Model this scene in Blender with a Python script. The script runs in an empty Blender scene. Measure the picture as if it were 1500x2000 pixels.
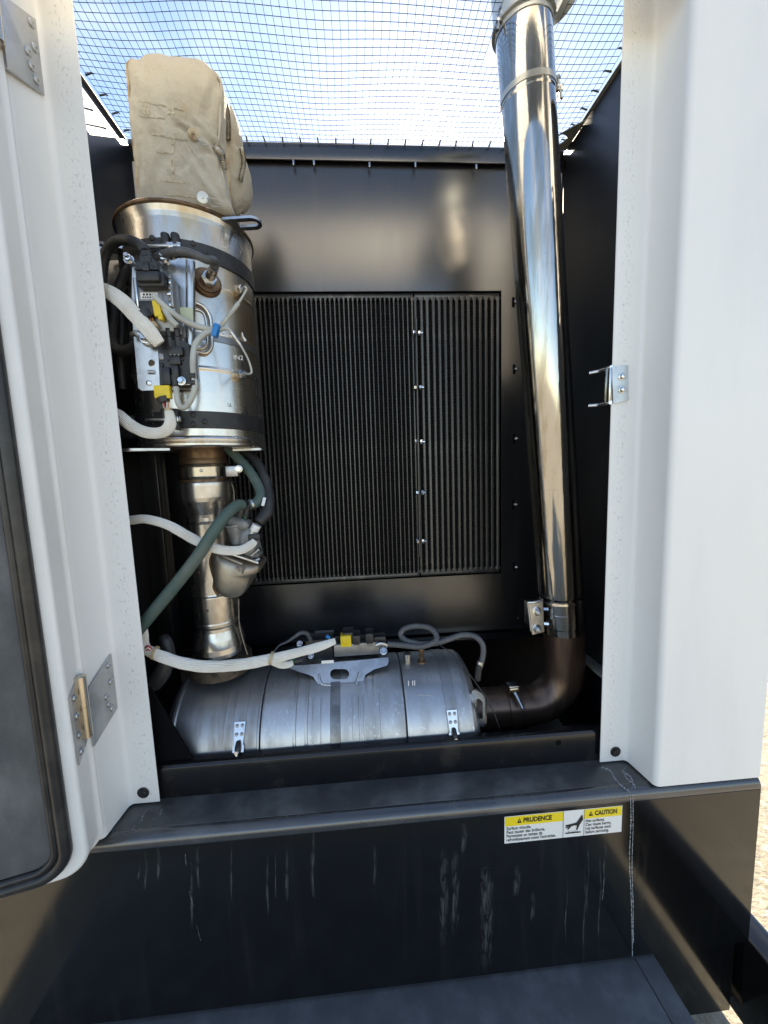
import bpy, bmesh, math, random
from mathutils import Vector, Matrix, noise
random.seed(7)
S = bpy.context.scene
COL = S.collection
V = Vector
# ------------------------------------------------------------------ camera
F_PX = 752.0
PITCH, ROLL, YAW = math.radians(6.445), math.radians(-1.963), math.radians(3.88)
def cam_axes(p, r, y):
    f0 = V((math.sin(y), math.cos(y), 0)); r0 = V((math.cos(y), -math.sin(y), 0)); u0 = V((0, 0, 1))
    f = math.cos(p)*f0 - math.sin(p)*u0; u = math.cos(p)*u0 + math.sin(p)*f0
    return math.cos(r)*r0 + math.sin(r)*u, -math.sin(r)*r0 + math.cos(r)*u, f
CR, CU, CF = cam_axes(PITCH, ROLL, YAW)
cam = bpy.data.cameras.new('camera'); cam.sensor_fit = 'VERTICAL'; cam.sensor_height = 24
cam.lens = 24*F_PX/2000; cam.clip_start = 0.02; cam.clip_end = 3000
camo = bpy.data.objects.new('camera', cam); COL.objects.link(camo)
camo.matrix_world = Matrix(((CR.x, CU.x, -CF.x, 0), (CR.y, CU.y, -CF.y, 0), (CR.z, CU.z, -CF.z, 0), (0, 0, 0, 1)))
S.camera = camo
# ------------------------------------------------------------------ light
SUN = V((0.19, 1.0, 0.715)).normalized()
SUN_EL = math.asin(SUN.z); SUN_AZ = math.atan2(SUN.x, SUN.y)
W = bpy.data.worlds.new('World'); S.world = W; W.use_nodes = True
nt = W.node_tree; nt.nodes.clear()
def wn(t, **k):
    n = nt.nodes.new(t)
    for a, b in k.items(): setattr(n, a, b)
    return n
sky = wn('ShaderNodeTexSky', sky_type='NISHITA', sun_disc=False)
sky.sun_elevation = SUN_EL; sky.sun_rotation = SUN_AZ; sky.air_density = 1.0; sky.dust_density = .25; sky.ozone_density = 1.0
tc = wn('ShaderNodeTexCoord'); mp = wn('ShaderNodeMapping'); mp.inputs['Scale'].default_value = (1.0, 1.0, 1.9); mp.inputs['Location'].default_value = (0.62, 0.1, 0.0)
cn = wn('ShaderNodeTexNoise'); cn.inputs['Scale'].default_value = 1.7; cn.inputs['Detail'].default_value = 7; cn.inputs['Roughness'].default_value = .58
cr = wn('ShaderNodeValToRGB'); cr.color_ramp.elements[0].position = .49; cr.color_ramp.elements[1].position = .72
cmul = wn('ShaderNodeMath', operation='MULTIPLY'); cmul.inputs[1].default_value = .75
cmix = wn('ShaderNodeMix', data_type='RGBA'); cmix.inputs['B'].default_value = (5.2, 5.2, 5.2, 1)
bg = wn('ShaderNodeBackground'); bg.inputs['Strength'].default_value = .09
wo = wn('ShaderNodeOutputWorld')
L = nt.links.new
L(tc.outputs['Generated'], mp.inputs[0]); L(mp.outputs[0], cn.inputs['Vector']); L(cn.outputs['Fac'], cr.inputs[0])
L(cr.outputs[0], cmul.inputs[0]); L(cmul.outputs[0], cmix.inputs['Factor']); L(sky.outputs[0], cmix.inputs['A'])
L(cmix.outputs['Result'], bg.inputs[0]); L(bg.outputs[0], wo.inputs[0])
sl = bpy.data.lights.new('sun', 'SUN'); sl.energy = 5.0; sl.angle = math.radians(.55); sl.color = (1, .865, .66)
so = bpy.data.objects.new('sun', sl); COL.objects.link(so); so.location = (1, 8, 7)
so.rotation_euler = SUN.to_track_quat('Z', 'Y').to_euler()
S.render.engine = 'CYCLES'
S.view_settings.view_transform = 'Standard'; S.view_settings.look = 'None'; S.view_settings.gamma = 1
S.view_settings.use_curve_mapping = False
S.view_settings.exposure = 1.74
S.cycles.max_bounces = 8; S.cycles.glossy_bounces = 5; S.cycles.diffuse_bounces = 4; S.cycles.transparent_max_bounces = 8
S.cycles.sample_clamp_indirect = 6

# ------------------------------------------------------------------ pixel helpers: photo pixel (1500x2000) -> point at a real depth
def ray(x, y): return CR*((x-750)/F_PX) - CU*((y-1000)/F_PX) + CF
def at(x, y, Y): d = ray(x, y); return d*(Y/d.y)
def onz(x, y, Z): d = ray(x, y); return d*(Z/d.z)
def onplane(x, y, p0, n): d = ray(x, y); return d*(p0.dot(n)/d.dot(n))
def on_up(x, y, R, c=(-.372, 1.0)):        # on an upright cylinder
    d = ray(x, y); a = d.x*d.x+d.y*d.y; b = -2*(d.x*c[0]+d.y*c[1]); k = c[0]**2+c[1]**2-R*R
    q = max(b*b-4*a*k, 0); p = d*((-b-math.sqrt(q))/(2*a)); return p, V((p.x-c[0], p.y-c[1], 0)).normalized()
def on_lie(x, y, R, c=(1.0, -.683)):       # on a cylinder lying along X
    d = ray(x, y); a = d.y*d.y+d.z*d.z; b = -2*(d.y*c[0]+d.z*c[1]); k = c[0]**2+c[1]**2-R*R
    q = max(b*b-4*a*k, 0); p = d*((-b-math.sqrt(q))/(2*a)); return p, V((0, p.y-c[0], p.z-c[1])).normalized()

# ------------------------------------------------------------------ materials
MATS = {}
def pm(name, col, rough=.5, metal=0.0, spec=.5, coat=0.0, col2=None, lo=.45, hi=.65, scale=8, stretch=(1, 1, 1), detail=4,
       rough2=None, bump=0.0, bscale=60, bstretch=None, col3=None, lo3=.6, hi3=.68, scale3=40, stretch3=(1, 1, 1), mask3=None, bdist=.002, sheen=0, bump2=None):
    m = bpy.data.materials.new(name); m.use_nodes = True; n = m.node_tree; b = n.nodes['Principled BSDF']; l = n.links.new
    b.inputs['Base Color'].default_value = (*col, 1); b.inputs['Roughness'].default_value = rough; b.inputs['Metallic'].default_value = metal
    b.inputs['Specular IOR Level'].default_value = spec; b.inputs['Coat Weight'].default_value = coat; b.inputs['Coat Roughness'].default_value = .08
    b.inputs['Sheen Weight'].default_value = sheen
    t = n.nodes.new('ShaderNodeTexCoord')
    def nz(sc, st, det):
        mp = n.nodes.new('ShaderNodeMapping'); mp.inputs['Scale'].default_value = st; l(t.outputs['Object'], mp.inputs[0])
        x = n.nodes.new('ShaderNodeTexNoise'); x.inputs['Scale'].default_value = sc; x.inputs['Detail'].default_value = det; x.inputs['Roughness'].default_value = .62
        l(mp.outputs[0], x.inputs['Vector']); return x
    def ramp(x, a, c):
        r = n.nodes.new('ShaderNodeMapRange'); r.inputs['From Min'].default_value = a; r.inputs['From Max'].default_value = c; r.interpolation_type = 'SMOOTHSTEP'
        l(x.outputs['Fac'], r.inputs['Value']); return r
    last = None
    if col2 is not None:
        f = ramp(nz(scale, stretch, detail), lo, hi)
        mx = n.nodes.new('ShaderNodeMix'); mx.data_type = 'RGBA'; mx.inputs['A'].default_value = (*col, 1); mx.inputs['B'].default_value = (*col2, 1)
        l(f.outputs[0], mx.inputs['Factor']); last = mx
        if rough2 is not None:
            rm = n.nodes.new('ShaderNodeMix'); rm.inputs['A'].default_value = rough; rm.inputs['B'].default_value = rough2
            l(f.outputs[0], rm.inputs['Factor']); l(rm.outputs['Result'], b.inputs['Roughness'])
    if col3 is not None:
        f = ramp(nz(scale3, stretch3, 6), lo3, hi3)
        mx = n.nodes.new('ShaderNodeMix'); mx.data_type = 'RGBA'; mx.inputs['B'].default_value = (*col3, 1)
        if last: l(last.outputs['Result'], mx.inputs['A'])
        else: mx.inputs['A'].default_value = (*col, 1)
        fo_ = f.outputs[0]
        if mask3:
            sp = n.nodes.new('ShaderNodeSeparateXYZ'); l(t.outputs['Object'], sp.inputs[0])
            for a_, b_ in ((mask3[0], mask3[0]+mask3[2]), (mask3[1], mask3[1]-mask3[2])):
                r_ = n.nodes.new('ShaderNodeMapRange'); r_.inputs['From Min'].default_value = a_; r_.inputs['From Max'].default_value = b_; l(sp.outputs[0], r_.inputs['Value'])
                mm = n.nodes.new('ShaderNodeMath'); mm.operation = 'MULTIPLY'; l(fo_, mm.inputs[0]); l(r_.outputs[0], mm.inputs[1]); fo_ = mm.outputs[0]
        l(fo_, mx.inputs['Factor']); last = mx
    if last: l(last.outputs['Result'], b.inputs['Base Color'])
    if bump:
        x = nz(bscale, bstretch or (1, 1, 1), 5); bp = n.nodes.new('ShaderNodeBump'); bp.inputs['Strength'].default_value = bump; bp.inputs['Distance'].default_value = bdist
        l(x.outputs['Fac'], bp.inputs['Height']); l(bp.outputs[0], b.inputs['Normal'])
        if bump2:
            x2 = nz(bump2[1], (1, 1, .7), 3); b2 = n.nodes.new('ShaderNodeBump'); b2.inputs['Strength'].default_value = bump2[0]; b2.inputs['Distance'].default_value = bump2[2]
            l(x2.outputs['Fac'], b2.inputs['Height']); l(b2.outputs[0], bp.inputs['Normal'])
    MATS[name] = m; return m
pm('white_paint', (.80, .795, .775), .34, col2=(.74, .735, .715), scale=3, detail=7, bump=.10, bscale=420, bdist=.001, bump2=(.12, 2.5, .03), col3=(.66, .67, .66), lo3=.62, hi3=.8, scale3=18, stretch3=(1, 1, .15))
# the white posts are peppered with worn specks along the seal line
WORN = dict(rough=.36, col2=(.765, .765, .75), lo=.38, hi=.72, scale=2.6, stretch=(2, 2, .5), detail=7, bump=.10, bscale=380, bdist=.001, bump2=(.12, 2.5, .03), col3=(.56, .56, .55), lo3=.54, hi3=.66, scale3=230, stretch3=(1, 1, .5))
pm('worn_paint_right', (.83, .825, .805), mask3=(-.153, -.118, .014), **WORN)
pm('worn_paint_left', (.83, .825, .805), mask3=(.115, .157, .016), **WORN)
pm('side_paint', (.009, .010, .013), .40, spec=.4, col2=(.022, .022, .025), scale=3, rough2=.44)
pm('black_paint', (.004, .0045, .006), .28, spec=1.0, coat=.8, col2=(.012, .012, .014), lo=.45, hi=.8, scale=2.5, stretch=(9, 9, .5), rough2=.32, bump=.03, bscale=30, bstretch=(1, 1, .3), bdist=.003)
MATS['black_paint'].node_tree.nodes['Principled BSDF'].inputs['Coat Roughness'].default_value = .22
pm('black_front', (.004, .0042, .0045), .12, spec=.5, coat=.15, col2=(.012, .012, .0115), lo=.50, hi=.85, scale=4, stretch=(14, 14, .8), detail=7, rough2=.26, col3=(.045, .045, .044), lo3=.68, hi3=.92, scale3=9, stretch3=(5, 5, .5), bump=.02, bscale=14, bdist=.003)
pm('ledge_paint', (.055, .057, .058), .40, col2=(.145, .145, .142), lo=.40, hi=.78, scale=11, detail=8, rough2=.6, bump=.05, bscale=220)
pm('nose_paint', (.032, .034, .039), .24, spec=.9, coat=.5, col2=(.085, .087, .09), lo=.45, hi=.8, scale=10, stretch=(.6, 1, 1), detail=8, rough2=.4)
pm('rail_paint', (.006, .006, .007), .20, coat=.2, col2=(.024, .022, .019), lo=.52, hi=.8, scale=10, stretch=(1, 1, 1), detail=8, rough2=.5)
pm('step_paint', (.12, .125, .132), .32, col2=(.18, .186, .194), lo=.4, hi=.7, scale=14, detail=8, bump=.12, bscale=260)
pm('dark_void', (.004, .004, .005), .9, spec=.1)
pm('seal_rubber', (.018, .018, .019), .38, col2=(.035, .034, .032), scale=20)
pm('foam', (.075, .078, .082), .85, col2=(.15, .152, .155), lo=.36, hi=.72, scale=9, stretch=(1, 1, .5), detail=10, bump=.5, bscale=150, bdist=.003, col3=(.24, .24, .24), lo3=.62, hi3=.74, scale3=5)
pm('galvanised', (.52, .53, .54), .30, 1.0, col2=(.42, .43, .44), scale=30, bump=.03, bscale=80)
pm('bright_zinc', (.70, .71, .71), .22, 1.0, col2=(.55, .56, .56), scale=40)
pm('hinge_steel', (.50, .50, .50), .34, .9, col2=(.40, .40, .40), scale=18, bump=.05, bscale=200)
pm('hinge_pin', (.62, .57, .48), .24, 1.0, col2=(.48, .42, .33), scale=9, stretch=(1, 1, .3))
pm('chrome', (.47, .46, .44), .09, 1.0, col2=(.34, .31, .26), lo=.42, hi=.62, scale=11, stretch=(4, 4, .12), rough2=.17, bump=.16, bscale=26, bstretch=(2.2, 2.2, .05), bdist=.002, col3=(.33, .32, .30), lo3=.60, hi3=.75, scale3=60, stretch3=(.3, .3, 3))
pm('steel', (.62, .60, .56), .25, 1.0, col2=(.50, .39, .25), lo=.44, hi=.70, scale=5, stretch=(2, 2, .8), rough2=.38, bump=.16, bscale=12, bdist=.004, col3=(.20, .18, .16), lo3=.68, hi3=.76, scale3=70)
pm('pipe_steel', (.60, .59, .57), .25, 1.0, col2=(.46, .37, .26), lo=.50, hi=.75, scale=6, stretch=(2, 2, .9), rough2=.42, bump=.06, bscale=16, bdist=.004, col3=(.16, .13, .11), lo3=.69, hi3=.78, scale3=60)
pm('lower_steel', (.50, .515, .53), .38, .92, col2=(.35, .355, .36), lo=.42, hi=.74, scale=6, stretch=(2.5, 1, 1), detail=8, rough2=.5, bump=.05, bscale=60, col3=(.66, .69, .72), lo3=.57, hi3=.72, scale3=95, stretch3=(1.6, 1, .8))
pm('lower_steel_dark', (.40, .41, .425), .40, .9, col2=(.28, .27, .26), lo=.42, hi=.72, scale=8, stretch=(4, 1, 1), detail=8, rough2=.55, bump=.05, bscale=60, col3=(.44, .46, .48), lo3=.64, hi3=.8, scale3=40)
pm('rust', (.21, .135, .075), .42, .8, col2=(.10, .065, .045), lo=.4, hi=.65, scale=22, detail=8, bump=.12, bscale=120, rough2=.7)
pm('soot', (.10, .082, .062), .5, .6, col2=(.045, .036, .028), lo=.38, hi=.62, scale=24, detail=9, rough2=.75, bump=.25, bscale=90)
pm('brown_pipe', (.165, .112, .082), .32, .75, col2=(.085, .055, .045), lo=.40, hi=.66, scale=6, stretch=(4, 4, .7), detail=6, rough2=.42, bump=.03, bscale=50, col3=(.17, .145, .15), lo3=.62, hi3=.85, scale3=9)
pm('band_black', (.022, .022, .024), .42, .2, col2=(.04, .04, .041), scale=18, bump=.05, bscale=160)
pm('band_steel', (.28, .28, .285), .36, .9, col2=(.18, .18, .18), scale=16)
pm('cooler_bar', (.075, .075, .072), .34, .55, col2=(.15, .145, .13), lo=.5, hi=.75, scale=30, stretch=(1, 1, .35), detail=8)
_n = MATS['cooler_bar'].node_tree; _b = _n.nodes['Principled BSDF']; _src = _b.inputs['Base Color'].links[0].from_socket
_oi = _n.nodes.new('ShaderNodeObjectInfo'); _mr = _n.nodes.new('ShaderNodeMapRange'); _mr.inputs['To Min'].default_value = .65; _mr.inputs['To Max'].default_value = 1.5
_vm = _n.nodes.new('ShaderNodeVectorMath'); _vm.operation = 'SCALE'; _n.links.new(_oi.outputs['Random'], _mr.inputs['Value']); _n.links.new(_src, _vm.inputs[0]); _n.links.new(_mr.outputs[0], _vm.inputs['Scale']); _n.links.new(_vm.outputs[0], _b.inputs['Base Color'])
pm('cooler_fin', (.004, .004, .004), .8, 0, spec=.15)
pm('net_cord', (.03, .035, .045), 1.0, spec=0.0)
pm('hook_plastic', (.03, .03, .03), .5)
pm('grey_edge', (.24, .235, .20), .45, col2=(.16, .155, .14), scale=18)
pm('light_strip', (.50, .50, .47), .5)
pm('jacket', (.40, .375, .315), .88, col2=(.335, .305, .24), lo=.4, hi=.7, scale=8, detail=8, bump=.45, bscale=210, bstretch=(1, 1, .7), bdist=.0018, bump2=(.9, 24, .009), col3=(.31, .245, .155), lo3=.54, hi3=.80, scale3=8, sheen=.15)
pm('jacket_seam', (.42, .355, .24), .85, col2=(.20, .13, .07), lo=.42, hi=.68, scale=30, bump=.5, bscale=190)
pm('jacket_mark', (.29, .25, .18), .9, col2=(.44, .40, .31), lo=.42, hi=.58, scale=120)
pm('wire', (.40, .37, .32), .35, .9)
pm('spring', (.42, .38, .31), .32, 1.0)
pm('washer_pale', (.62, .60, .54), .35, .5)
pm('module_grey', (.30, .30, .30), .42, .7, col2=(.22, .22, .22), scale=25, bump=.12, bscale=150)
pm('plastic_black', (.016, .016, .018), .42, col2=(.026, .026, .028), scale=40, bump=.06, bscale=300)
pm('plastic_yellow', (.80, .60, .02), .38, col2=(.72, .52, .015), scale=25)
pm('plastic_blue', (.02, .20, .55), .45)
pm('plastic_green', (.03, .16, .07), .4)
pm('rubber_hose', (.022, .022, .023), .5, col2=(.04, .04, .041), scale=26, bump=.05, bscale=140)
pm('grey_loom', (.075, .078, .082), .5, col2=(.11, .112, .115), scale=30, bump=.08, bscale=150)
pm('green_hose', (.065, .105, .092), .62, col2=(.12, .14, .122), lo=.42, hi=.7, scale=16, detail=7, bump=.10, bscale=170)
pm('white_sleeve', (.76, .74, .69), .72, col2=(.64, .60, .51), lo=.42, hi=.72, scale=12, detail=7, bump=.5, bscale=260, bdist=.0015, col3=(.30, .26, .20), lo3=.66, hi3=.8, scale3=26)
pm('grey_cable', (.46, .47, .43), .55, col2=(.38, .38, .34), scale=20)
pm('copper_wire', (.48, .22, .10), .45, .2)
pm('red_wire', (.45, .03, .03), .45)
pm('clear_plastic', (.26, .265, .26), .42, .25, col2=(.16, .165, .165), scale=26, bump=.1, bscale=90)
pm('hood_steel', (.40, .365, .31), .42, .9, col2=(.30, .255, .20), lo=.4, hi=.7, scale=14, detail=7, rough2=.52, bump=.06, bscale=120)
pm('label_white', (.80, .80, .78), .32, coat=.2)
pm('label_yellow', (.86, .66, .015), .32, coat=.2)
pm('label_ink', (.012, .012, .012), .5)
pm('pale_sticker', (.50, .54, .38), .5)
pm('tape_tan', (.48, .38, .22), .5)
pm('ground', (.33, .295, .23), .9, col2=(.24, .215, .165), lo=.35, hi=.7, scale=1.4, detail=10, bump=.8, bscale=26, bdist=.02, col3=(.42, .38, .31), lo3=.55, hi3=.62, scale3=30)
pm('cap_grey', (.50, .51, .48), .30, .6, col2=(.42, .43, .41), scale=8)
def stain_material():
    m = bpy.data.materials.new('mineral_stain'); m.use_nodes = True; n = m.node_tree; b = n.nodes['Principled BSDF']; l = n.links.new
    b.inputs['Base Color'].default_value = (.62, .66, .70, 1); b.inputs['Roughness'].default_value = .8
    t = n.nodes.new('ShaderNodeTexCoord'); x = n.nodes.new('ShaderNodeTexNoise'); x.inputs['Scale'].default_value = 230; x.inputs['Detail'].default_value = 5
    r = n.nodes.new('ShaderNodeMapRange'); r.inputs['From Min'].default_value = .42; r.inputs['From Max'].default_value = .66; r.inputs['To Max'].default_value = .85
    l(t.outputs['Object'], x.inputs['Vector']); l(x.outputs['Fac'], r.inputs['Value']); l(r.outputs[0], b.inputs['Alpha']); MATS['mineral_stain'] = m
    b.inputs['Base Color'].default_value = (.50, .53, .56, 1); r.inputs['From Min'].default_value = .34
    m2 = bpy.data.materials.new('faint_stain'); m2.use_nodes = True; n = m2.node_tree; b = n.nodes['Principled BSDF']; l = n.links.new
    b.inputs['Base Color'].default_value = (.34, .35, .36, 1); b.inputs['Roughness'].default_value = .8
    t = n.nodes.new('ShaderNodeTexCoord'); mp = n.nodes.new('ShaderNodeMapping'); mp.inputs['Scale'].default_value = (1, 1, .16); x = n.nodes.new('ShaderNodeTexNoise'); x.inputs['Scale'].default_value = 190; x.inputs['Detail'].default_value = 6
    l(t.outputs['Object'], mp.inputs[0]); l(mp.outputs[0], x.inputs['Vector'])
    r = n.nodes.new('ShaderNodeMapRange'); r.inputs['From Min'].default_value = .42; r.inputs['From Max'].default_value = .75; r.inputs['To Max'].default_value = .28; l(x.outputs['Fac'], r.inputs['Value'])
    sp = n.nodes.new('ShaderNodeSeparateXYZ'); l(t.outputs['Generated'], sp.inputs[0]); cur = r.outputs[0]
    for ax, k in ((0, 3.2), (2, 5.0)):
        a = n.nodes.new('ShaderNodeMath'); a.operation = 'SUBTRACT'; a.inputs[0].default_value = 1; l(sp.outputs[ax], a.inputs[1])
        c = n.nodes.new('ShaderNodeMath'); c.operation = 'MULTIPLY'; l(sp.outputs[ax], c.inputs[0]); l(a.outputs[0], c.inputs[1])
        d = n.nodes.new('ShaderNodeMath'); d.operation = 'MULTIPLY'; d.use_clamp = True; l(c.outputs[0], d.inputs[0]); d.inputs[1].default_value = k
        e = n.nodes.new('ShaderNodeMath'); e.operation = 'MULTIPLY'; l(cur, e.inputs[0]); l(d.outputs[0], e.inputs[1]); cur = e.outputs[0]
    l(cur, b.inputs['Alpha']); MATS['faint_stain'] = m2
stain_material()

# ------------------------------------------------------------------ object helpers
WP = {}
def link(name, me, parent, pos):
    o = bpy.data.objects.new(name, me); COL.objects.link(o)
    pp = WP.get(parent, V((0, 0, 0)))
    if parent: o.parent = parent
    o.location = pos - pp; WP[o] = V(pos); return o
def finish(name, bm, mat, parent=None, smooth=35, recentre=True):
    bmesh.ops.recalc_face_normals(bm, faces=bm.faces[:])
    me = bpy.data.meshes.new(name); bm.to_mesh(me); bm.free()
    return mesh_obj(name, me, mat, parent, smooth, recentre)
def mesh_obj(name, me, mat, parent=None, smooth=35, recentre=True):
    c = V((0, 0, 0))
    if recentre and len(me.vertices):
        lo = [min(v.co[i] for v in me.vertices) for i in range(3)]; hi = [max(v.co[i] for v in me.vertices) for i in range(3)]
        c = (V(lo)+V(hi))/2; me.transform(Matrix.Translation(-c))
    me.materials.append(MATS[mat])
    if smooth:
        me.polygons.foreach_set('use_smooth', [True]*len(me.polygons)); me.set_sharp_from_angle(angle=math.radians(smooth))
    return link(name, me, parent, c)
def thing(name, loc, label, cat, group=None):
    o = bpy.data.objects.new(name, None); COL.objects.link(o); o.empty_display_size = .05; o.location = loc; WP[o] = V(loc)
    tag(o, label, cat, group); return o
def tag(o, label, cat, group=None, kind=None):
    o['label'] = label; o['category'] = cat
    if group: o['group'] = group
    if kind: o['kind'] = kind
    return o
def frame(o, w, up=V((0, 0, 1))):
    w = w.normalized(); u = up.cross(w)
    if u.length < 1e-4: u = V((1, 0, 0))
    u.normalize(); v = w.cross(u).normalized(); return o, u, v, w
def bm_box(bm, c, s, R=None, bevel=0.0, seg=2):
    c = V(c); vs = []
    b2 = bmesh.new()
    bmesh.ops.create_cube(b2, size=1)
    for v in b2.verts: v.co = V((v.co.x*s[0], v.co.y*s[1], v.co.z*s[2]))
    if bevel: bmesh.ops.bevel(b2, geom=b2.edges[:], offset=min(bevel, min(s)*.45), segments=seg, profile=.5, affect='EDGES')
    for v in b2.verts: v.co = (R @ v.co if R else v.co) + c
    merge(bm, b2)
def merge(bm, b2):
    me = bpy.data.meshes.new('t'); b2.to_mesh(me); b2.free(); bm.from_mesh(me); bpy.data.meshes.remove(me)
def box(name, c, s, mat, parent=None, R=None, bevel=.002, seg=2):
    bm = bmesh.new(); bm_box(bm, c, s, R, bevel, seg); return finish(name, bm, mat, parent)
def span(name, lo, hi, mat, parent=None, bevel=.002):
    return box(name, [(a+b)/2 for a, b in zip(lo, hi)], [abs(b-a) for a, b in zip(lo, hi)], mat, parent, None, bevel)
def pxbox(name, x0, y0, x1, y1, Y, d, mat, parent=None, bevel=.002, lean=0, turn=0):
    a, b = at(x0, (y0+y1)/2, Y), at(x1, (y0+y1)/2, Y); t, u = at((x0+x1)/2, y0, Y), at((x0+x1)/2, y1, Y)
    R = (Matrix.Rotation(turn, 3, 'Z') @ Matrix.Rotation(lean, 3, 'Y')) if (lean or turn) else None
    return box(name, ((a.x+b.x)/2, Y+d/2, (t.z+u.z)/2), (abs(b.x-a.x), d, abs(t.z-u.z)), mat, parent, R, bevel)
def catmull(p, res=8, closed=False):
    if len(p) < 3 or res <= 1: return [V(q) for q in p]
    out = []; n = len(p); p = [V(q) for q in p]
    for i in range(n if closed else n-1):
        a, b, c, d = (p[(i-1) % n], p[i], p[(i+1) % n], p[(i+2) % n]) if closed else (p[max(i-1, 0)], p[i], p[i+1], p[min(i+2, n-1)])
        for k in range(res):
            t = k/res; out.append(.5*((2*b)+(c-a)*t+(2*a-5*b+4*c-d)*t*t+(3*b-a-3*c+d)*t**3))
    if not closed: out.append(p[-1])
    return out
def bm_tube(bm, pts, r, n=10, res=8, closed=False, flat=1.0, cap=True, ribs=0.0):
    P = catmull(pts, res, closed); m = len(P)
    if isinstance(r, (list, tuple)):
        k = len(r); rr = []
        for i in range(m):
            f = i/(m-1)*(k-1); a = int(min(f, k-2)); rr.append(r[a]+(r[a+1]-r[a])*(f-a))
    else: rr = [r]*m
    T = []
    for i in range(m):
        a = P[(i-1) % m] if closed or i else P[0]; b = P[(i+1) % m] if closed or i < m-1 else P[-1]
        T.append((b-a).normalized())
    u = T[0].orthogonal().normalized(); rings = []
    if flat != 1.0:
        u = V((0, 1, 0)) - T[0]*T[0].y
        u = u.normalized() if u.length > .1 else T[0].orthogonal().normalized()
    for i in range(m):
        u = (u - T[i]*u.dot(T[i])).normalized(); w = T[i].cross(u)
        rings.append([bm.verts.new(P[i]+(u*math.cos(2*math.pi*j/n)*flat+w*math.sin(2*math.pi*j/n))*rr[i]*(1+ribs*(1 if j % 2 else -1)+(ribs*1.5*noise.noise(P[i]*60+V((j*.37, 0, 0))) if ribs else 0))) for j in range(n)])
    for i in range(m if closed else m-1):
        A, B = rings[i], rings[(i+1) % m]
        for j in range(n): bm.faces.new((A[j], A[(j+1) % n], B[(j+1) % n], B[j]))
    if cap and not closed:
        bm.faces.new(rings[0][::-1]); bm.faces.new(rings[-1])
def tube(name, pts, r, mat, parent=None, n=12, res=8, closed=False, flat=1.0, ribs=0.0):
    bm = bmesh.new(); bm_tube(bm, pts, r, n, res, closed, flat, True, ribs); return finish(name, bm, mat, parent, 50)
def pxtube(name, pts, r, mat, parent=None, n=12, res=8, flat=1.0):
    return tube(name, [at(*p) for p in pts], r, mat, parent, n, res, False, flat)
def support(prof, d=.0008, closed=False):
    """add points close to the ends of long straight runs so that smooth shading stays at the bends"""
    out = []; n = len(prof)
    for i in range(n):
        a = prof[i]; out.append(a)
        if i == n-1 and not closed: break
        b = prof[(i+1) % n]; L_ = math.hypot(b[0]-a[0], b[1]-a[1])
        if L_ > 4*d:
            for t in (d/L_, 1-d/L_): out.append((a[0]+(b[0]-a[0])*t, a[1]+(b[1]-a[1])*t))
    return out
def bm_lathe(bm, prof, o, w, n=48, a0=0.0, a1=2*math.pi, up=V((0, 0, 1))):
    prof = support(prof)
    o, u, v, w = frame(V(o), V(w), up); full = abs(a1-a0-2*math.pi) < 1e-4
    k = n if full else n+1; rings = []
    for r, t in prof:
        if r < 1e-6: rings.append([bm.verts.new(o+w*t)]); continue
        rings.append([bm.verts.new(o+w*t+(u*math.cos(a0+(a1-a0)*j/n)+v*math.sin(a0+(a1-a0)*j/n))*r) for j in range(k)])
    for A, B in zip(rings, rings[1:]):
        for j in range(n):
            j2 = (j+1) % k
            if len(A) == 1 and len(B) == 1: continue
            if len(A) == 1: bm.faces.new((A[0], B[j], B[j2]))
            elif len(B) == 1: bm.faces.new((A[j], B[0], A[j2]))
            else: bm.faces.new((A[j], B[j], B[j2], A[j2]))
def lathe(name, prof, o, w, mat, parent=None, n=48, smooth=35):
    bm = bmesh.new(); bm_lathe(bm, prof, o, w, n); return finish(name, bm, mat, parent, smooth)
def ring(name, r0, r1, h, o, w, mat, parent=None, n=72, bev=.0008):     # flat band with thickness, centred on o along w
    h2 = h/2
    return lathe(name, [(r0, -h2), (r1-bev, -h2), (r1, -h2+bev), (r1, h2-bev), (r1-bev, h2), (r0, h2), (r0, -h2)], o, w, mat, parent, n)
def bm_plate(bm, loops, o, u, v, w, th):
    """flat plate from outline loops (first outer, rest holes) in the u,v plane, thickness th along w"""
    def fill(off):
        es = []; L_ = []
        for lp in loops:
            vs = [bm.verts.new(o+u*a+v*b+w*off) for a, b in lp]; L_.append(vs)
            for i in range(len(vs)): es.append(bm.edges.new((vs[i], vs[(i+1) % len(vs)])))
        if len(loops) == 1: bm.faces.new(L_[0])
        else: bmesh.ops.triangle_fill(bm, use_beauty=True, edges=es)
        return L_
    A, B = fill(0), fill(th)
    for a, b in zip(A, B):
        for i in range(len(a)):
            j = (i+1) % len(a); bm.faces.new((a[i], a[j], b[j], b[i]))
def plate(name, loops, o, u, v, w, th, mat, parent=None, smooth=30):
    bm = bmesh.new(); bm_plate(bm, loops, V(o), V(u), V(v), V(w), th); return finish(name, bm, mat, parent, smooth)
def pxplate(name, loops, Y, th, mat, parent=None):
    q = [[(lambda p: (p.x, p.z))(at(x, y, Y)) for x, y in lp] for lp in loops]
    return plate(name, q, V((0, Y, 0)), V((1, 0, 0)), V((0, 0, 1)), V((0, 1, 0)), th, mat, parent)
def circ(x, y, r, n=16, ry=None): return [(x+r*math.cos(2*math.pi*i/n), y+(ry or r)*math.sin(2*math.pi*i/n)) for i in range(n)]
def rrect(x0, y0, x1, y1, r, n=6):
    out = []
    for cx, cy, a in ((x1-r, y1-r, 0), (x0+r, y1-r, 90), (x0+r, y0+r, 180), (x1-r, y0+r, 270)):
        for k in range(n+1): t = math.radians(a+90*k/n); out.append((cx+r*math.cos(t), cy+r*math.sin(t)))
    return out
BOLT = {}
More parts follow.
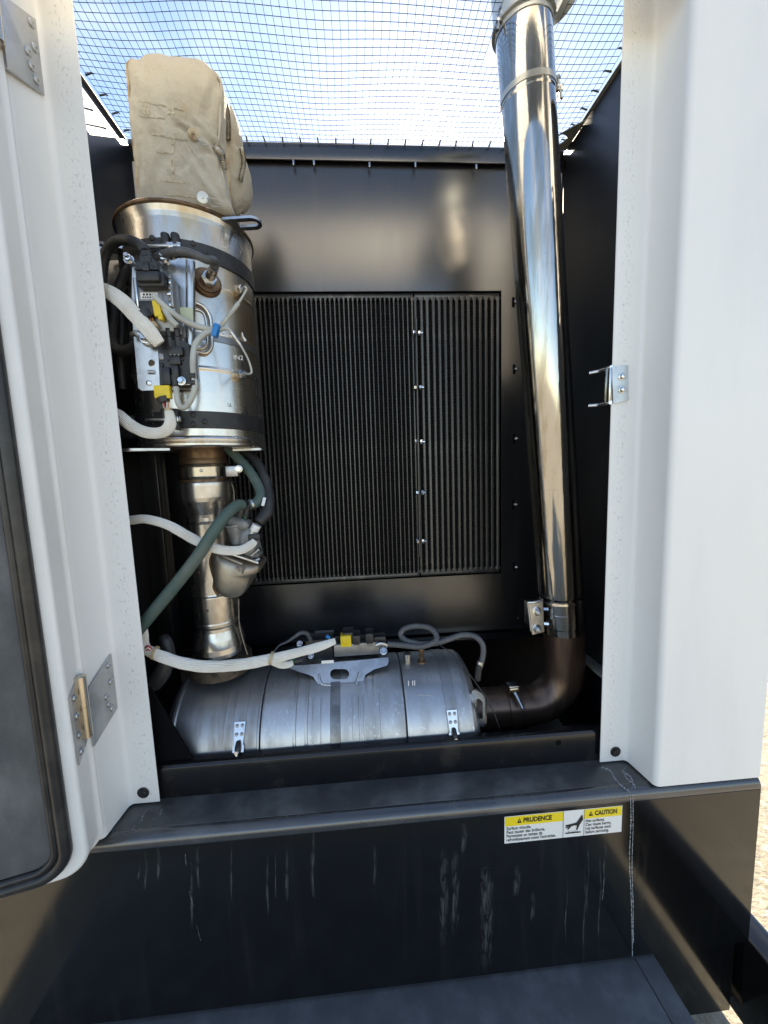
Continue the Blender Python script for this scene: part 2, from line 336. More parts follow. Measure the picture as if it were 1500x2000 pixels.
def bolt_mesh(kind, mat, r=.007, h=.005, wr=.0, stud=0.0):
    key = (kind, mat, r, h, wr, stud)
    if key in BOLT: return BOLT[key]
    bm = bmesh.new(); z = 0
    if wr: bm_lathe(bm, [(0, 0), (wr, 0), (wr, .0012), (wr*.9, .0016), (0, .0016)], (0, 0, 0), (0, 0, 1), 20); z = .0016
    if kind == 'hex': bm_lathe(bm, [(0, z), (r, z), (r, z+h*.8), (r*.86, z+h), (0, z+h)], (0, 0, 0), (0, 0, 1), 6)
    elif kind == 'round': bm_lathe(bm, [(0, z), (r, z), (r, z+h*.35), (r*.85, z+h*.8), (r*.5, z+h), (r*.28, z+h), (r*.26, z+h*.55), (0, z+h*.55)], (0, 0, 0), (0, 0, 1), 18)
    elif kind == 'rivet': bm_lathe(bm, [(0, z), (r, z), (r*.92, z+h*.5), (r*.6, z+h*.9), (0, z+h)], (0, 0, 0), (0, 0, 1), 14)
    if stud: bm_lathe(bm, [(0, z+h), (r*.5, z+h), (r*.5, z+h+stud*.9), (r*.4, z+h+stud), (0, z+h+stud)], (0, 0, 0), (0, 0, 1), 10)
    bmesh.ops.recalc_face_normals(bm, faces=bm.faces[:])
    me = bpy.data.meshes.new('bolt'); bm.to_mesh(me); bm.free(); me.materials.append(MATS[mat])
    me.polygons.foreach_set('use_smooth', [True]*len(me.polygons)); me.set_sharp_from_angle(angle=math.radians(35)); BOLT[key] = me; return me
def bolt(p, n, parent, name='bolt', kind='hex', mat='bright_zinc', r=.007, h=.005, wr=0.0, stud=0.0, spin=None):
    o = link(name, bolt_mesh(kind, mat, r, h, wr, stud), parent, V(p))
    q = V(n).normalized().to_track_quat('Z', 'Y'); o.rotation_euler = (q.to_matrix() @ Matrix.Rotation(random.random()*6 if spin is None else spin, 3, 'Z')).to_euler(); return o
def sheet_extrude(name, prof, z0, z1, th, mat, parent, bev=0):
    """a folded sheet: profile polyline in (x,y), thickness th to the left of travel, extruded z0..z1"""
    prof = support(prof); n = len(prof); P = [V((a, b)) for a, b in prof]; off = []
    for i in range(n):
        d = []
        if i: d.append((P[i]-P[i-1]).normalized())
        if i < n-1: d.append((P[i+1]-P[i]).normalized())
        nn = sum((V((-e.y, e.x)) for e in d), V((0, 0))); nn.normalize(); k = nn.dot(V((-d[0].y, d[0].x))); off.append(P[i]+nn*th/max(k, .4))
    bm = bmesh.new(); poly = [(p.x, p.y) for p in P]+[(p.x, p.y) for p in reversed(off)]
    lo = [bm.verts.new((a, b, z0)) for a, b in poly]; hi = [bm.verts.new((a, b, z1)) for a, b in poly]; m = len(poly)
    for i in range(m): bm.faces.new((lo[i], lo[(i+1) % m], hi[(i+1) % m], hi[i]))
    for i in range(n-1):
        bm.faces.new((hi[i], hi[i+1], hi[m-2-i], hi[m-1-i])); bm.faces.new((lo[i], lo[m-1-i], lo[m-2-i], lo[i+1]))
    return finish(name, bm, mat, parent, 25)
def arc(cx, cy, r, a0, a1, n=6): return [(cx+r*math.cos(math.radians(a0+(a1-a0)*i/n)), cy+r*math.sin(math.radians(a0+(a1-a0)*i/n))) for i in range(n+1)]
def ribbon(name, pts, widths, n_off, mat, parent):
    """thin strip lying on a surface through points (already on it), width vector per point"""
    bm = bmesh.new(); prev = None
    for p, w in zip(pts, widths):
        a, b = bm.verts.new(V(p)-V(w)/2+n_off), bm.verts.new(V(p)+V(w)/2+n_off)
        if prev: bm.faces.new((prev[0], prev[1], b, a))
        prev = (a, b)
    return finish(name, bm, mat, parent, 0)
def text_part(name, body, size, o, u, v, mat, parent, align='LEFT', squash=1.0, bold=0.0, width=None):
    cu = bpy.data.curves.new(name, 'FONT'); cu.body = body; cu.size = size; cu.align_x = align; cu.resolution_u = 3; cu.offset = bold
    t = bpy.data.objects.new(name, cu); COL.objects.link(t); bpy.context.view_layer.update()
    me = bpy.data.meshes.new_from_object(t.evaluated_get(bpy.context.evaluated_depsgraph_get())); bpy.data.objects.remove(t); bpy.data.curves.remove(cu)
    if width: squash = width/max(q.co.x for q in me.vertices)
    for q in me.vertices: q.co = V(o)+V(u)*q.co.x*squash+V(v)*q.co.y
    me.materials.clear(); return mesh_obj(name, me, mat, parent, 0)

# ================================================================== the setting
YF, YP, YB, ZT, XL, XR, ZL, ZG = .72, .80, 1.25, .9385, -.608, .674, -.71, -1.45
bm = bmesh.new(); bmesh.ops.create_grid(bm, x_segments=4, y_segments=4, size=600)
for v in bm.verts: v.co.z = ZG
g = finish('ground', bm, 'ground', None, 0); g['kind'] = 'structure'; g['label'] = 'sunlit tan gravel ground beside the machine'

# ================================================================== cabinet
cab = thing('equipment_cabinet', V((.04, .72, ZG)), 'white and black steel machine cabinet with open exhaust compartment', 'cabinet')
ZTOP = 1.06
# right post and outer panel, one folded sheet (profile runs from the opening edge outwards)
prof = [(.545, .8015), (.546, .80)] + [(.600, .80)] + arc(.600, .790, .010, 90, 10, 5)[1:] + \
       [(.6165, .734)] + arc(.629, .7325, .0125, 184, 270, 6) + [(.858, .720)] + arc(.858, .728, .008, 270, 360, 4) + [(.866, 1.28)]
rp = sheet_extrude('corner_post', [(a, b) for a, b in prof], ZL+.004, ZTOP, .0025, 'worn_paint_right', cab)
rp['label'] = 'white folded post and outer panel right of the opening'
PINX = -.5225
prof = [(-.4585, .8015), (-.4595, .80), (-.510, .80)] + arc(-.510, .790, .010, 90, 170, 5)[1:] + \
       [(-.5235, .745), (-.5245, .728)] + arc(-.534, .7295, .0095, -10, -90, 4) + [(-.775, .720)] + arc(-.775, .728, .008, 270, 180, 4) + [(-.783, 1.28)]
lp = sheet_extrude('corner_post', prof[::-1], ZL+.004, ZTOP, .0025, 'worn_paint_left', cab)
lp['label'] = 'white folded hinge post left of the opening'
# black base: ledge, rounded edge and front panel in one profile along X
def xprofile(name, prof, x0, x1, mat, parent, smooth=35):
    prof = support(prof, .0008, True); bm = bmesh.new(); a = [bm.verts.new((x0, y, z)) for y, z in prof]; b = [bm.verts.new((x1, y, z)) for y, z in prof]; n = len(prof)
    for i in range(n): bm.faces.new((a[i], a[(i+1) % n], b[(i+1) % n], b[i]))
    bm.faces.new(a); bm.faces.new(b[::-1]); return finish(name, bm, mat, parent, smooth)
fp = [(.836, ZL+.001), (.80, ZL)] + [(YF+.014, ZL-.002)] + [(YF+.014-.014*math.sin(math.radians(t)), ZL-.016+.014*math.cos(math.radians(t))) for t in range(10, 91, 10)] + [(YF, -1.128), (YF+.006, -1.132), (YF+.03, -1.132), (.84, -1.1)]
# the ledge surface is dustier than the polished front: two objects meeting behind the rounded edge
span('base_ledge', (-.779, YF+.0205, ZL-.03), (.862, .838, ZL), 'ledge_paint', cab, .0003)
nose = [(YF+.020-.020*math.sin(math.radians(t)), ZL-.0206+.020*math.cos(math.radians(t))) for t in range(0, 91, 9)]
xprofile('ledge_nose', [(YF+.022, ZL-.0006)]+nose+[(YF, ZL-.024), (YF+.002, ZL-.024)]+[(y+.002, z-.002) for y, z in nose[::-1]]+[(YF+.022, ZL-.0026)], -.783, .866, 'nose_paint', cab)
fp = [(YF+.006, ZL-.0245), (YF+.001, ZL-.0245), (YF, ZL-.0255), (YF, -1.126), (YF+.004, -1.131), (YF+.016, -1.131)]
fpo = xprofile('front_panel', fp, -.783, .866, 'black_front', cab)
xprofile('lower_skirt', [(YF+.012, -1.1295), (YF+.012, -1.33), (YF+.02, -1.345), (YF+.05, -1.345), (YF+.05, -1.1295)], -.78, .846, 'black_front', cab)
# step plate sticking out below the front panel, a seam near its right end
z = -1.139
span('step_plate', (-.74, .36, z-.008), (.592, YF+.010, z), 'step_paint', cab, .002)
span('step_plate', (.5935, .36, z-.008), (.640, YF+.010, z), 'step_paint', cab, .002)
span('skid_beam', (.862, .30, -1.35), (.93, 1.9, -1.118), 'black_front', cab, .012)
span('base_frame', (-.775, YF+.06, -1.40), (.86, 1.9, -1.08), 'dark_void', cab, .002)
# compartment shell
span('side_panel', (XL-.004, .806, -.9), (XL, YB+.004, ZT), 'side_paint', cab, .001)
span('side_panel', (XR, .806, -.9), (XR+.004, YB+.004, ZT), 'side_paint', cab, .001)
span('outer_skin', (-.783, 1.281, ZL), (-.780, 1.9, ZT), 'white_paint', cab, .001)
span('outer_skin', (.8625, 1.281, ZL), (.8655, 1.9, ZT), 'white_paint', cab, .001)
RX0, RX1, RZ0, RZ1 = -.405, .4785, -.3685, .5425
bm = bmesh.new(); bm_plate(bm, [[(XL, -.567), (XR, -.567), (XR, ZT-.002), (XL, ZT-.002)], [(RX0, RZ0), (RX1, RZ0), (RX1, RZ1), (RX0, RZ1)]], V((0, YB, 0)), V((1, 0, 0)), V((0, 0, 1)), V((0, 1, 0)), .003)
finish('back_panel', bm, 'black_paint', cab)
span('cooler_shroud', (RX0-.05, 1.36, RZ0-.06), (RX1+.05, 1.40, RZ1+.05), 'dark_void', cab, .001)
span('lower_bulkhead', (XL, 1.42, -.92), (XR, 1.425, -.56), 'dark_void', cab, .001)
span('floor_pan', (XL, .84, -.925), (XR, 1.43, -.92), 'dark_void', cab, .001)
span('machine_body', (-.775, 1.44, -1.06), (.86, 1.9, ZT-.03), 'dark_void', cab, .004)
# ledge angle under the back panel and along the right wall
span('ledge_angle', (XL+.002, 1.205, -.582), (XR-.03, YB-.001, -.572), 'rail_paint', cab, .001)
span('ledge_angle', (XR-.034, .85, -.586), (XR-.001, 1.2, -.578), 'grey_edge', cab, .001)
# sill rail in the opening
xprofile('sill_rail', [(.812, ZL-.0005), (.812, -.646), (.813, -.641), (.817, -.636), (.823, -.634), (.836, -.634), (.836, -.638), (.826, -.638), (.817, -.646), (.817, ZL-.0005)], XL+.01, XR-.01, 'rail_paint', cab)
p = at(1091, 1451, .8115); lathe('rail_hole', [(.0, 0), (.0045, 0), (.0062, .0006), (.0066, 0)], p, (0, -1, 0), 'dark_void', cab, 16)
# top lips that carry the net
lip = span('top_lip', (XL+.008, 1.2345, .897), (XR-.008, 1.2385, ZT), 'black_paint', cab, .001)
span('lip_flange', (XL+.008, 1.2345, ZT+.0005), (XR-.008, 1.275, ZT+.003), 'grey_edge', cab, .0008)
span('lip_flange', (XL-.02, .80, ZT+.0004), (XL+.0055, 1.234, ZT+.0035), 'grey_edge', cab, .0008)
span('lip_flange', (XR-.008, .80, ZT+.0004), (XR+.02, 1.234, ZT+.0035), 'grey_edge', cab, .0008)
for x, y in ((573, 314), (613, 314), (721.5, 318), (811, 318), (930, 322)):
    p = at(x, y, 1.2345); bolt(p, (0, -.2, -1), cab, 'clip_bolt', 'round', 'galvanised', .0035, .014)
# gusset in the rear right corner with its round hole
gp = [(.674, 1.15), (.674, 1.25), (.56, 1.25)]
bm = bmesh.new(); bm_plate(bm, [[(.672, 1.13), (.672, 1.233), (.575, 1.233), (.60, 1.212), (.645, 1.155)], circ(.632, 1.196, .018, 14)], V((0, 0, ZT-.004)), V((1, 0, 0)), V((0, 1, 0)), V((0, 0, 1)), .003)
finish('corner_gusset', bm, 'grey_edge', cab)
# pale strips of sealant in the rear corners
span('corner_strip', (XL+.010, 1.243, .30), (XL+.020, 1.2495, .89), 'light_strip', cab, .001)
span('corner_strip', (XR-.014, 1.243, .30), (XR-.008, 1.2495, .88), 'light_strip', cab, .001)
# black gusset plate at the lower left in front of the lying canister
bm = bmesh.new(); a, b = at(291, 1340, .829), at(388, 1500, .829)
bm_plate(bm, [[(XL, -.55), (a.x-.02, -.55), (a.x, a.z), (b.x, b.z), (b.x+.01, -.72), (XL, -.72)]], V((0, .829, 0)), V((1, 0, 0)), V((0, 0, 1)), V((0, 1, 0)), .004)
finish('gusset_plate', bm, 'dark_void', cab)
span('canister_cradle', (.22, .92, -.80), (.48, 1.08, -.775), 'rail_paint', cab, .004)
# dark machinery shapes behind the upright canister
span('support_post', (XL+.03, 1.08, -.56), (XL+.075, 1.13, .40), 'black_paint', cab, .004)
span('support_arm', (XL+.005, .93, .405), (XL+.14, .945, .47), 'black_paint', cab, .003)
span('support_arm', (XL+.005, .94, .09), (XL+.13, .955, .14), 'black_paint', cab, .003)
# bolts in the posts
for x, y in ((280, 1548), (1202, 1468)):
    p = at(x, y, .7995); bolt(p, (0, -1, 0), cab, 'post_bolt', 'hex', 'band_black', .0085, .004, .0125)
for x in (1012,):
    bolt(at(x, 1208, YB), (0, -1, 0), cab, 'panel_bolt', 'round', 'band_black', .006, .004)
# bolts in slots right of the coolers
for x, y in ((1005, 590), (1006.5, 721), (1006.5, 857), (1005, 985), (1006, 1107)):
    p = at(x, y, YB-.0006); c = at(x-2, y-1, YB-.0006)
    plate('bolt_slot', [rrect(c.x-.005, c.z-.018, c.x+.004, c.z+.014, .004, 3)], V((0, YB-.0006, 0)), V((1, 0, 0)), V((0, 0, 1)), V((0, -1, 0)), .0004, 'dark_void', cab)
    bolt(p+V((.001, -.0006, 0)), (.35, -1, .05), cab, 'panel_bolt', 'hex', 'bright_zinc', .0062, .006, 0, .006)
# header across the top of the opening, just above the picture: its inner face catches the sun
span('door_header', (-.522, .7225, .812), (.615, .7255, ZTOP), 'white_paint', cab, .001)
# lime runs and scuffs on the black front
n_off = V((0, -.0006, 0))
def run(pts, w, mat='mineral_stain', Y=YF):
    P = catmull([at(x, y, Y) for x, y in pts], 6); k = len(P)
    ribbon('lime_run', P, [V((w*(.75+.5*noise.noise(V((i*.7, w*900, pts[0][0])))), 0, 0)) for i in range(k)], n_off, mat, cab)
run([(1231, 1556), (1232, 1600), (1229, 1680), (1232, 1740), (1234, 1800), (1235, 1868)], .0026)
run([(1236, 1552), (1236, 1620), (1234, 1690), (1236, 1760), (1237, 1840)], .0022)
for x, y0, y1, w in ((1140, 1690, 1890, .005), (1170, 1660, 1880, .005), (1147, 1650, 1800, .004), (1105, 1700, 1850, .004), (1180, 1640, 1720, .004)):
    run([(x, y0), (x+3, (y0*2+y1)/3), (x-1, (y0+y1*2)/3), (x+1, y1)], w, 'faint_stain')
for x, y0, y1, w in ((866, 1655, 1850, .022), (888, 1655, 1830, .020), (905, 1605, 1665, .016), (950, 1700, 1900, .038), (948, 1690, 1790, .030), (1008, 1690, 1750, .020), (1040, 1740, 1800, .012)):
    run([(x, y0), (x+2, (y0+y1)/2), (x-2, y1)], w, 'faint_stain')
def ledge_run(pts, w):
    P = catmull([onz(x, y, ZL) for x, y in pts], 6)
    ribbon('lime_run', P, [V((w*1.5*(.7+.7*noise.noise(V((i*.9, pts[0][0], 0)))), w*.8, 0)) for i in range(len(P))], V((0, 0, .0007)), 'mineral_stain', cab)
ledge_run([(1175, 1499), (1192, 1506), (1200, 1520), (1212, 1534), (1225, 1543), (1231, 1547)], .004)
ledge_run([(1222, 1499), (1216, 1508), (1230, 1516), (1236, 1530), (1233, 1546)], .004)
ledge_run([(1217, 1506), (1224, 1520), (1240, 1536), (1237, 1546)], .0035)
ledge_run([(258, 1622), (264, 1612), (275, 1606), (280, 1592), (288, 1580)], .0011); ledge_run([(258, 1622), (276, 1617), (292, 1608), (300, 1598), (312, 1592), (318, 1580), (340, 1574)], .0011)
run([(362, 1668), (364, 1690)], .0008); run([(370, 1740), (378, 1770)], .0008); run([(384, 1806), (392, 1836)], .0006); run([(1180, 1596+115), (1176, 1760)], .001)
for k in range(12):   # thin dribbles under the edge
    x = random.choice((random.uniform(420, 640), random.uniform(600, 760), random.uniform(230, 420))); y = 1640-(x-300)*.097+random.uniform(5, 60)
    h = random.uniform(30, 160); run([(x, y), (x+random.uniform(-2, 2), y+h/2), (x+random.uniform(-4, 4), y+h)], random.uniform(.003, .010), 'faint_stain')

# ================================================================== door, swung open to the left
TH = math.radians(165)
PIN = V((PINX-.002, .714, 0)); DD = V((math.cos(TH), -math.sin(TH), 0)); DE = V((math.sin(TH), math.cos(TH), 0)); UZ = V((0, 0, 1))
door = thing('cabinet_door', V((PIN.x, PIN.y, ZL)), 'white steel door swung open at the left, grey foam inside', 'door')
def door_plate(name, s0, z0, s1, z1, r, t0, t1, mat, bev=.0, parent=None):
    bm = bmesh.new(); lp = rrect(s0, z0, s1, z1, r, 8)
    bm_plate(bm, [lp], PIN+DE*t0, DD, UZ, DE, t1-t0)
    if bev:
        bmesh.ops.remove_doubles(bm, verts=bm.verts[:], dist=1e-6)
        es = [e for e in bm.edges if len(e.link_faces) == 2 and any(len(f.verts) > 8 for f in e.link_faces) and e.verts[0].co.xy != e.verts[1].co.xy or (len(e.link_faces) == 2 and any(len(f.verts) > 8 for f in e.link_faces))]
        bmesh.ops.bevel(bm, geom=es, offset=bev, segments=4, profile=.5, affect='EDGES')
    return finish(name, bm, mat, parent or door)
ZD0, ZD1, DW, DT = -.716, 1.05, 1.0, .050
door_plate('door_shell', .004, ZD0, DW, ZD1, .045, 0, DT, 'white_paint', .0075)
door_plate('foam_panel', .050, ZD0+.040, DW-.05, ZD1-.04, .035, DT-.004, DT+.004, 'foam', .002)
lpz = [PIN+DD*a+UZ*b+DE*(DT+.004) for a, b in rrect(.034, ZD0+.020, DW-.03, ZD1-.02, .045, 8)]
tube('door_seal', lpz, .0105, 'seal_rubber', door, 12, 1, True)
lpz = [PIN+DD*a+UZ*b+DE*(DT+.005) for a, b in rrect(.0475, ZD0+.034, DW-.043, ZD1-.034, .036, 8)]
tube('seal_lip', lpz, .0065, 'seal_rubber', door, 10, 1, True)
def hinge(zc):
    h = .118; P = PIN+V((.004, -.010, zc))
    hp = lathe('hinge', [(0, -.002), (.0085, -.002), (.0105, 0), (.0105, h/2-.0006), (.0098, h/2-.0003), (.0098, h/2+.0003), (.0105, h/2+.0006), (.0105, h-.0015), (.0085, h), (.0045, h), (.0045, h-.001), (0, h-.001)], P-UZ*(h/2), UZ, 'hinge_pin', door, 24)
    # leaf on the post's return face (normal +X), skewed ends
    x = -.5188
    plate('hinge_leaf', [[(.713, -.088), (.790, -.060), (.790, .058), (.713, .018)]], V((x-.001, 0, zc)), V((0, 1, 0)), UZ, V((1, 0, 0)), .004, 'hinge_steel', hp)
    for yy, zz in ((.778, .040), (.779, .004), (.762, -.018), (.766, -.036), (.774, -.050)): bolt((x+.003, yy, zc+zz), (1, 0, 0), hp, 'hinge_screw', 'round', 'hinge_steel', .0068, .003)
    # leaf on the door's edge face
    n = -DD
    plate('hinge_leaf', [[(.006, -.070), (.047, -.090), (.047, .038), (.006, .060)]], PIN+DD*.0032+UZ*zc, DE, UZ, n, .003, 'hinge_steel', hp)
    for tt, zz in ((.034, .030), (.034, -.004), (.034, -.040), (.034, -.072)): bolt(PIN+DD*.0002+DE*tt+UZ*(zc+zz), n, hp, 'hinge_screw', 'round', 'hinge_steel', .0068, .003)
hinge(at(180, 1377, .705).z); hinge(at(12, 55, .70).z+.045)

# latch striker on the right post
st = thing('latch_striker', at(1210, 750, .80), 'zinc plated latch striker bracket screwed to right white post', 'latch')
Ys = .7985
pxplate('base_plate', [[(1196, 716), (1227, 713), (1228, 782), (1198, 788)]], Ys-.003, .003, 'galvanised', st)
for (x, y) in ((1215, 735.5), (1215, 761)): bolt(at(x, y, Ys-.003), (0, -1, 0), st, 'screw', 'round', 'bright_zinc', .0062, .005, .0085)
a = at(1195, 716, Ys); b = at(1197, 787, Ys); zm, zn = a.z, b.z
xs = a.x-.001
tube('striker_bar', [V((xs, .798, zm-.001)), V((xs, .812, zm-.001)), V((xs-.004, .832, zm-.001)), V((xs-.018, .846, zm-.002))], .0042, 'bright_zinc', st, 10, 6)
tube('striker_bar', [V((xs, .798, zn+.001)), V((xs, .812, zn+.001)), V((xs-.004, .832, zn+.001)), V((xs-.018, .846, zn+.002))], .0042, 'bright_zinc', st, 10, 6)
box('striker_web', (xs-.001, .806, (zm+zn)/2), (.006, .016, zm-zn-.002), 'bright_zinc', st, None, .002)

# caution label
lab = thing('warning_label', V((.413, YF, -.80)), 'yellow and white bilingual caution label on the black front panel', 'label')
x0, x1, z1, z0 = .2822, .5435, -.7415, -.8045
Yl = YF-.0008
def lrect(name, a, b, c, d, mat, y): return plate(name, [[(a, c), (b, c), (b, d), (a, d)]], V((0, y, 0)), V((1, 0, 0)), V((0, 0, 1)), V((0, 1, 0)), .0003, mat, lab)
xa, xb = x0+(x1-x0)*.494, x0+(x1-x0)*.672
zs = z1-(z1-z0)*.36
lrect('label_sheet', x0, x1, z0, z1, 'label_white', Yl)
lrect('label_header', x0+.0012, xa-.0004, zs, z1-.001, 'label_yellow', Yl-.0004); lrect('label_header', xb+.0004, x1-.0012, zs, z1-.001, 'label_yellow', Yl-.0004)
lrect('label_rule', xa-.0003, xa+.0003, z0, z1, 'label_ink', Yl-.0008); lrect('label_rule', xb-.0003, xb+.0003, z0, z1, 'label_ink', Yl-.0008)
UX, UZ = V((1, 0, 0)), V((0, 0, 1))
def lt(body, x, z, s, w, bold=0): return text_part('lettering', body, s, V((x, Yl-.0009, z)), UX, UZ, 'label_ink', lab, 'LEFT', 1, bold, w)
zh = zs+.0066
lt('PRUDENCE', x0+.0405, zh, .0150, .063, .0005); lt('CAUTION', xb+.0235, zh, .0150, .050, .0005)
for tx in (x0+.0275, xb+.010):
    plate('alert_triangle', [[(tx, zh-.0005), (tx+.0098, zh-.0005), (tx+.0049, zh+.0105)]], V((0, Yl-.0009, 0)), UX, UZ, V((0, 1, 0)), .0003, 'label_ink', lab)
    plate('alert_mark', [[(tx+.0044, zh+.0028), (tx+.0054, zh+.0028), (tx+.0056, zh+.0075), (tx+.0042, zh+.0075)]], V((0, Yl-.0013, 0)), UX, UZ, V((0, 1, 0)), .0003, 'label_yellow', lab)
dz = .0089
for i, s in enumerate(('Surface chaude.', 'Peut causer des brûlures.', 'Permettez un temps de', 'refroidissement avant l\'entretien.')): lt(s, x0+.004, zs-.0085-i*dz, .0100, (.054, .085, .079, .109)[i], .0001)
for i, s in enumerate(('Hot surfaces.', 'Can cause burns.', 'Let surfaces cool', 'before servicing.')): lt(s, xb+.0032, zs-.0085-i*dz, .0100, (.043, .058, .057, .053)[i], .0001)
xm = (xa+xb)/2; zc = (z0+z1)/2
plate('hot_plate_mark', [[(xm-.018, z0+.009), (xm+.016, z0+.009), (xm+.016, z0+.0115), (xm-.018, z0+.0115)]], V((0, Yl-.0009, 0)), UX, UZ, V((0, 1, 0)), .0003, 'label_ink', lab)
hand = [(.019, .051), (.021, .040), (.013, .027), (.0085, .0165), (.0055, .0165), (.0075, .026), (.002, .0275), (-.005, .026), (-.012, .0185), (-.0145, .0195), (-.010, .026), (-.017, .0225), (-.0185, .0245), (-.011, .0285), (-.018, .0275), (-.0185, .0295), (-.004, .0315), (.006, .0335), (.011, .040), (.0165, .049)]
plate('hand_mark', [[(xm+a, z0+b) for a, b in hand]], V((0, Yl-.0009, 0)), UX, UZ, V((0, 1, 0)), .0003, 'label_ink', lab)
for k in range(5): tube('heat_mark', [V((xm-.012+k*.0048, Yl-.0009, z0+.0125)), V((xm-.0105+k*.0048, Yl-.0009, z0+.0135)), V((xm-.0115+k*.0048, Yl-.0009, z0+.0155))], .0003, 'label_ink', lab, 4, 4)

# ================================================================== cooler cores behind the opening in the back panel
def cooler(name, x0, x1, pitch, bw, label):
    t = thing(name, V(((x0+x1)/2, YB+.03, RZ0)), label, 'radiator', 'oil and air cooler cores')
    n = int(round((x1-x0)/pitch)); pitch = (x1-x0)/n; yf = YB+.012; zc, hz = (RZ0+RZ1)/2, (RZ1-RZ0)/2
    # one bar: a chamfered flat with arrow shaped ends, shared by all
    bm = bmesh.new(); h = hz-.012; w = bw/2
    pr = [(-w, .02), (-w, .0015), (-w*.55, 0), (w*.55, 0), (w, .0015), (w, .02)]
    zz = [(-h, 1.75), (-h+.006, 1.9), (-h+.012, 1.0), (h-.012, 1.0), (h-.006, 1.9), (h, 1.75)]
    rows = [[bm.verts.new((a*k, b, z)) for a, b in pr] for z, k in zz]
    for A, B in zip(rows, rows[1:]):
        for i in range(len(pr)-1): bm.faces.new((A[i], A[i+1], B[i+1], B[i]))
    bmesh.ops.recalc_face_normals(bm, faces=bm.faces[:]); me = bpy.data.meshes.new('bar'); bm.to_mesh(me); bm.free(); me.materials.append(MATS['cooler_bar'])
    for i in range(n+1):
        o = link('bar', me, t, V((x0+i*pitch+random.uniform(-.0003, .0003), yf+random.uniform(0, .0008), zc))); o.rotation_euler = (0, random.uniform(-.0009, .0009), 0)
    # folded fins between the bars
    bm = bmesh.new(); fp_ = .0048; m = int((2*h-.02)/fp_)
    for i in range(n):
        a, b = x0+i*pitch+w*.9, x0+(i+1)*pitch-w*.9; prev = None
        for k in range(m+1):
            z = zc-h+.01+k*fp_; y = yf+.004+(.0035 if k % 2 else 0)+random.uniform(0, .0012); s = random.uniform(-.0012, .0012)
            e = (bm.verts.new((a, y, z+s)), bm.verts.new((b, y, z-s+(.0012 if k % 2 else 0))))
            if prev: bm.faces.new((prev[0], prev[1], e[1], e[0]))
            prev = e
    f = finish('fin_pack', bm, 'cooler_fin', t, 0); f['kind'] = 'stuff'
    span('end_plate', (x0-.002, yf+.003, RZ1-.0135), (x1+.002, yf+.03, RZ1-.0005), 'cooler_bar', t, .002)
    span('end_plate', (x0-.002, yf+.003, RZ0+.0005), (x1+.002, yf+.03, RZ0+.0135), 'cooler_bar', t, .002)
    span('side_plate', (x1-.001, yf-.001, RZ0+.002), (x1+.0025, yf+.03, RZ1-.002), 'cooler_bar', t, .001)
    return t
cooler('cooler_core', RX0+.004, .1955, .0143, .0046, 'wide black radiator core with narrow bars behind the upright canister')
cooler('cooler_core', .2065, RX1-.006, .0185, .0092, 'narrow black radiator core with broad bars at the right')
br = thing('joining_strip', V((.2, YB, -.3)), 'thin steel strip with five pairs of bolts between the two cooler cores', 'bracket')
za, zb = at(812, 620, YB).z, at(819, 1087, YB).z
xs0, xs1 = at(813.5, 620, YB).x, at(820.5, 1087, YB).x
tube('strip', [V((xs0, YB+.006, za)), V(((xs0+xs1)/2, YB+.003, (za+zb)/2)), V((xs1, YB+.006, zb))], .0035, 'cooler_bar', br, 8, 6)
for y, xa_, xb_ in ((651, 807, 821), (757, 809, 823), (863, 811, 825), (962, 813, 827), (1057, 814, 828)):
    p, q = at(xa_, y, YB-.002), at(xb_, y, YB-.002)
    bolt(q-V((.006, 0, 0)), (1, -.25, 0), br, 'bolt', 'hex', 'bright_zinc', .0078, .008, 0, .007); bolt(p+V((.005, 0, 0)), (-1, -.25, 0), br, 'bolt', 'hex', 'bright_zinc', .0082, .0075)

# ================================================================== bird net over the top and its hooks
def netz(x, y):
    fx = (x-XL)/(XR-XL); fy = (y-.72)/(YB-.72)
    s = max(0, 4*fx*(1-fx))**.6*max(0, 4*fy*(1-fy))**.6
    return ZT+.004 - .012*s + .009*noise.noise(V((x*3.1, y*4.3, 2.0)))*s
def netp(x, y):
    return V((x+.016*noise.noise(V((x*2.6, y*3.2, 9))) + .02*(y-1.0)*(x), y+.020*noise.noise(V((x*2.9, y*1.9, 4)))*min(1, (YB-y)/.05 if y > YB-.05 else 1), netz(x, y)))
bm = bmesh.new(); cs = .0163
nx = int((XR-XL-.02)/cs); ny = int((YB-.02-.74)/cs); hx0, hx1, hy0, hy1 = .335, .468, .835, .985
def gp_(i, j): return netp(XL+.01+i*cs, .74+j*cs)
def hole(i, j):
    x, y = XL+.01+i*cs, .74+j*cs; return hx0 < x < hx1 and hy0 < y < hy1
def strand(P):
    if len(P) > 1: bm_tube(bm, P, .00056, 4, 1)
for i in range(nx+1):
    cur = []
    for j in range(ny+1):
        if hole(i, j): strand(cur); cur = []
        else: cur.append(gp_(i, j))
    strand(cur)
for j in range(ny+1):
    cur = []
    for i in range(nx+1):
        if hole(i, j): strand(cur); cur = []
        else: cur.append(gp_(i, j))
    strand(cur)
net = finish('bird_net', bm, 'net_cord', None, 0); tag(net, 'dark nylon bird net stretched over the open top', 'net')
def hook(p, d):
    o = tube('net_hook', [p-d*.002, p+d*.006+V((0, 0, .002)), p+d*.013+V((0, 0, .0035)), p+d*.018+V((0, 0, .001))], [.0024, .0024, .002, .0011], 'hook_plastic', cab, 6, 3)
for k in range(25): hook(V((-.575+k*.0505, 1.236, ZT+.004)), V((random.uniform(-.15, .15), -1, 0)))
for k in range(8): hook(V((XL+.014, .86+k*.050, ZT+.004)), V((1, random.uniform(-.15, .15), 0)))
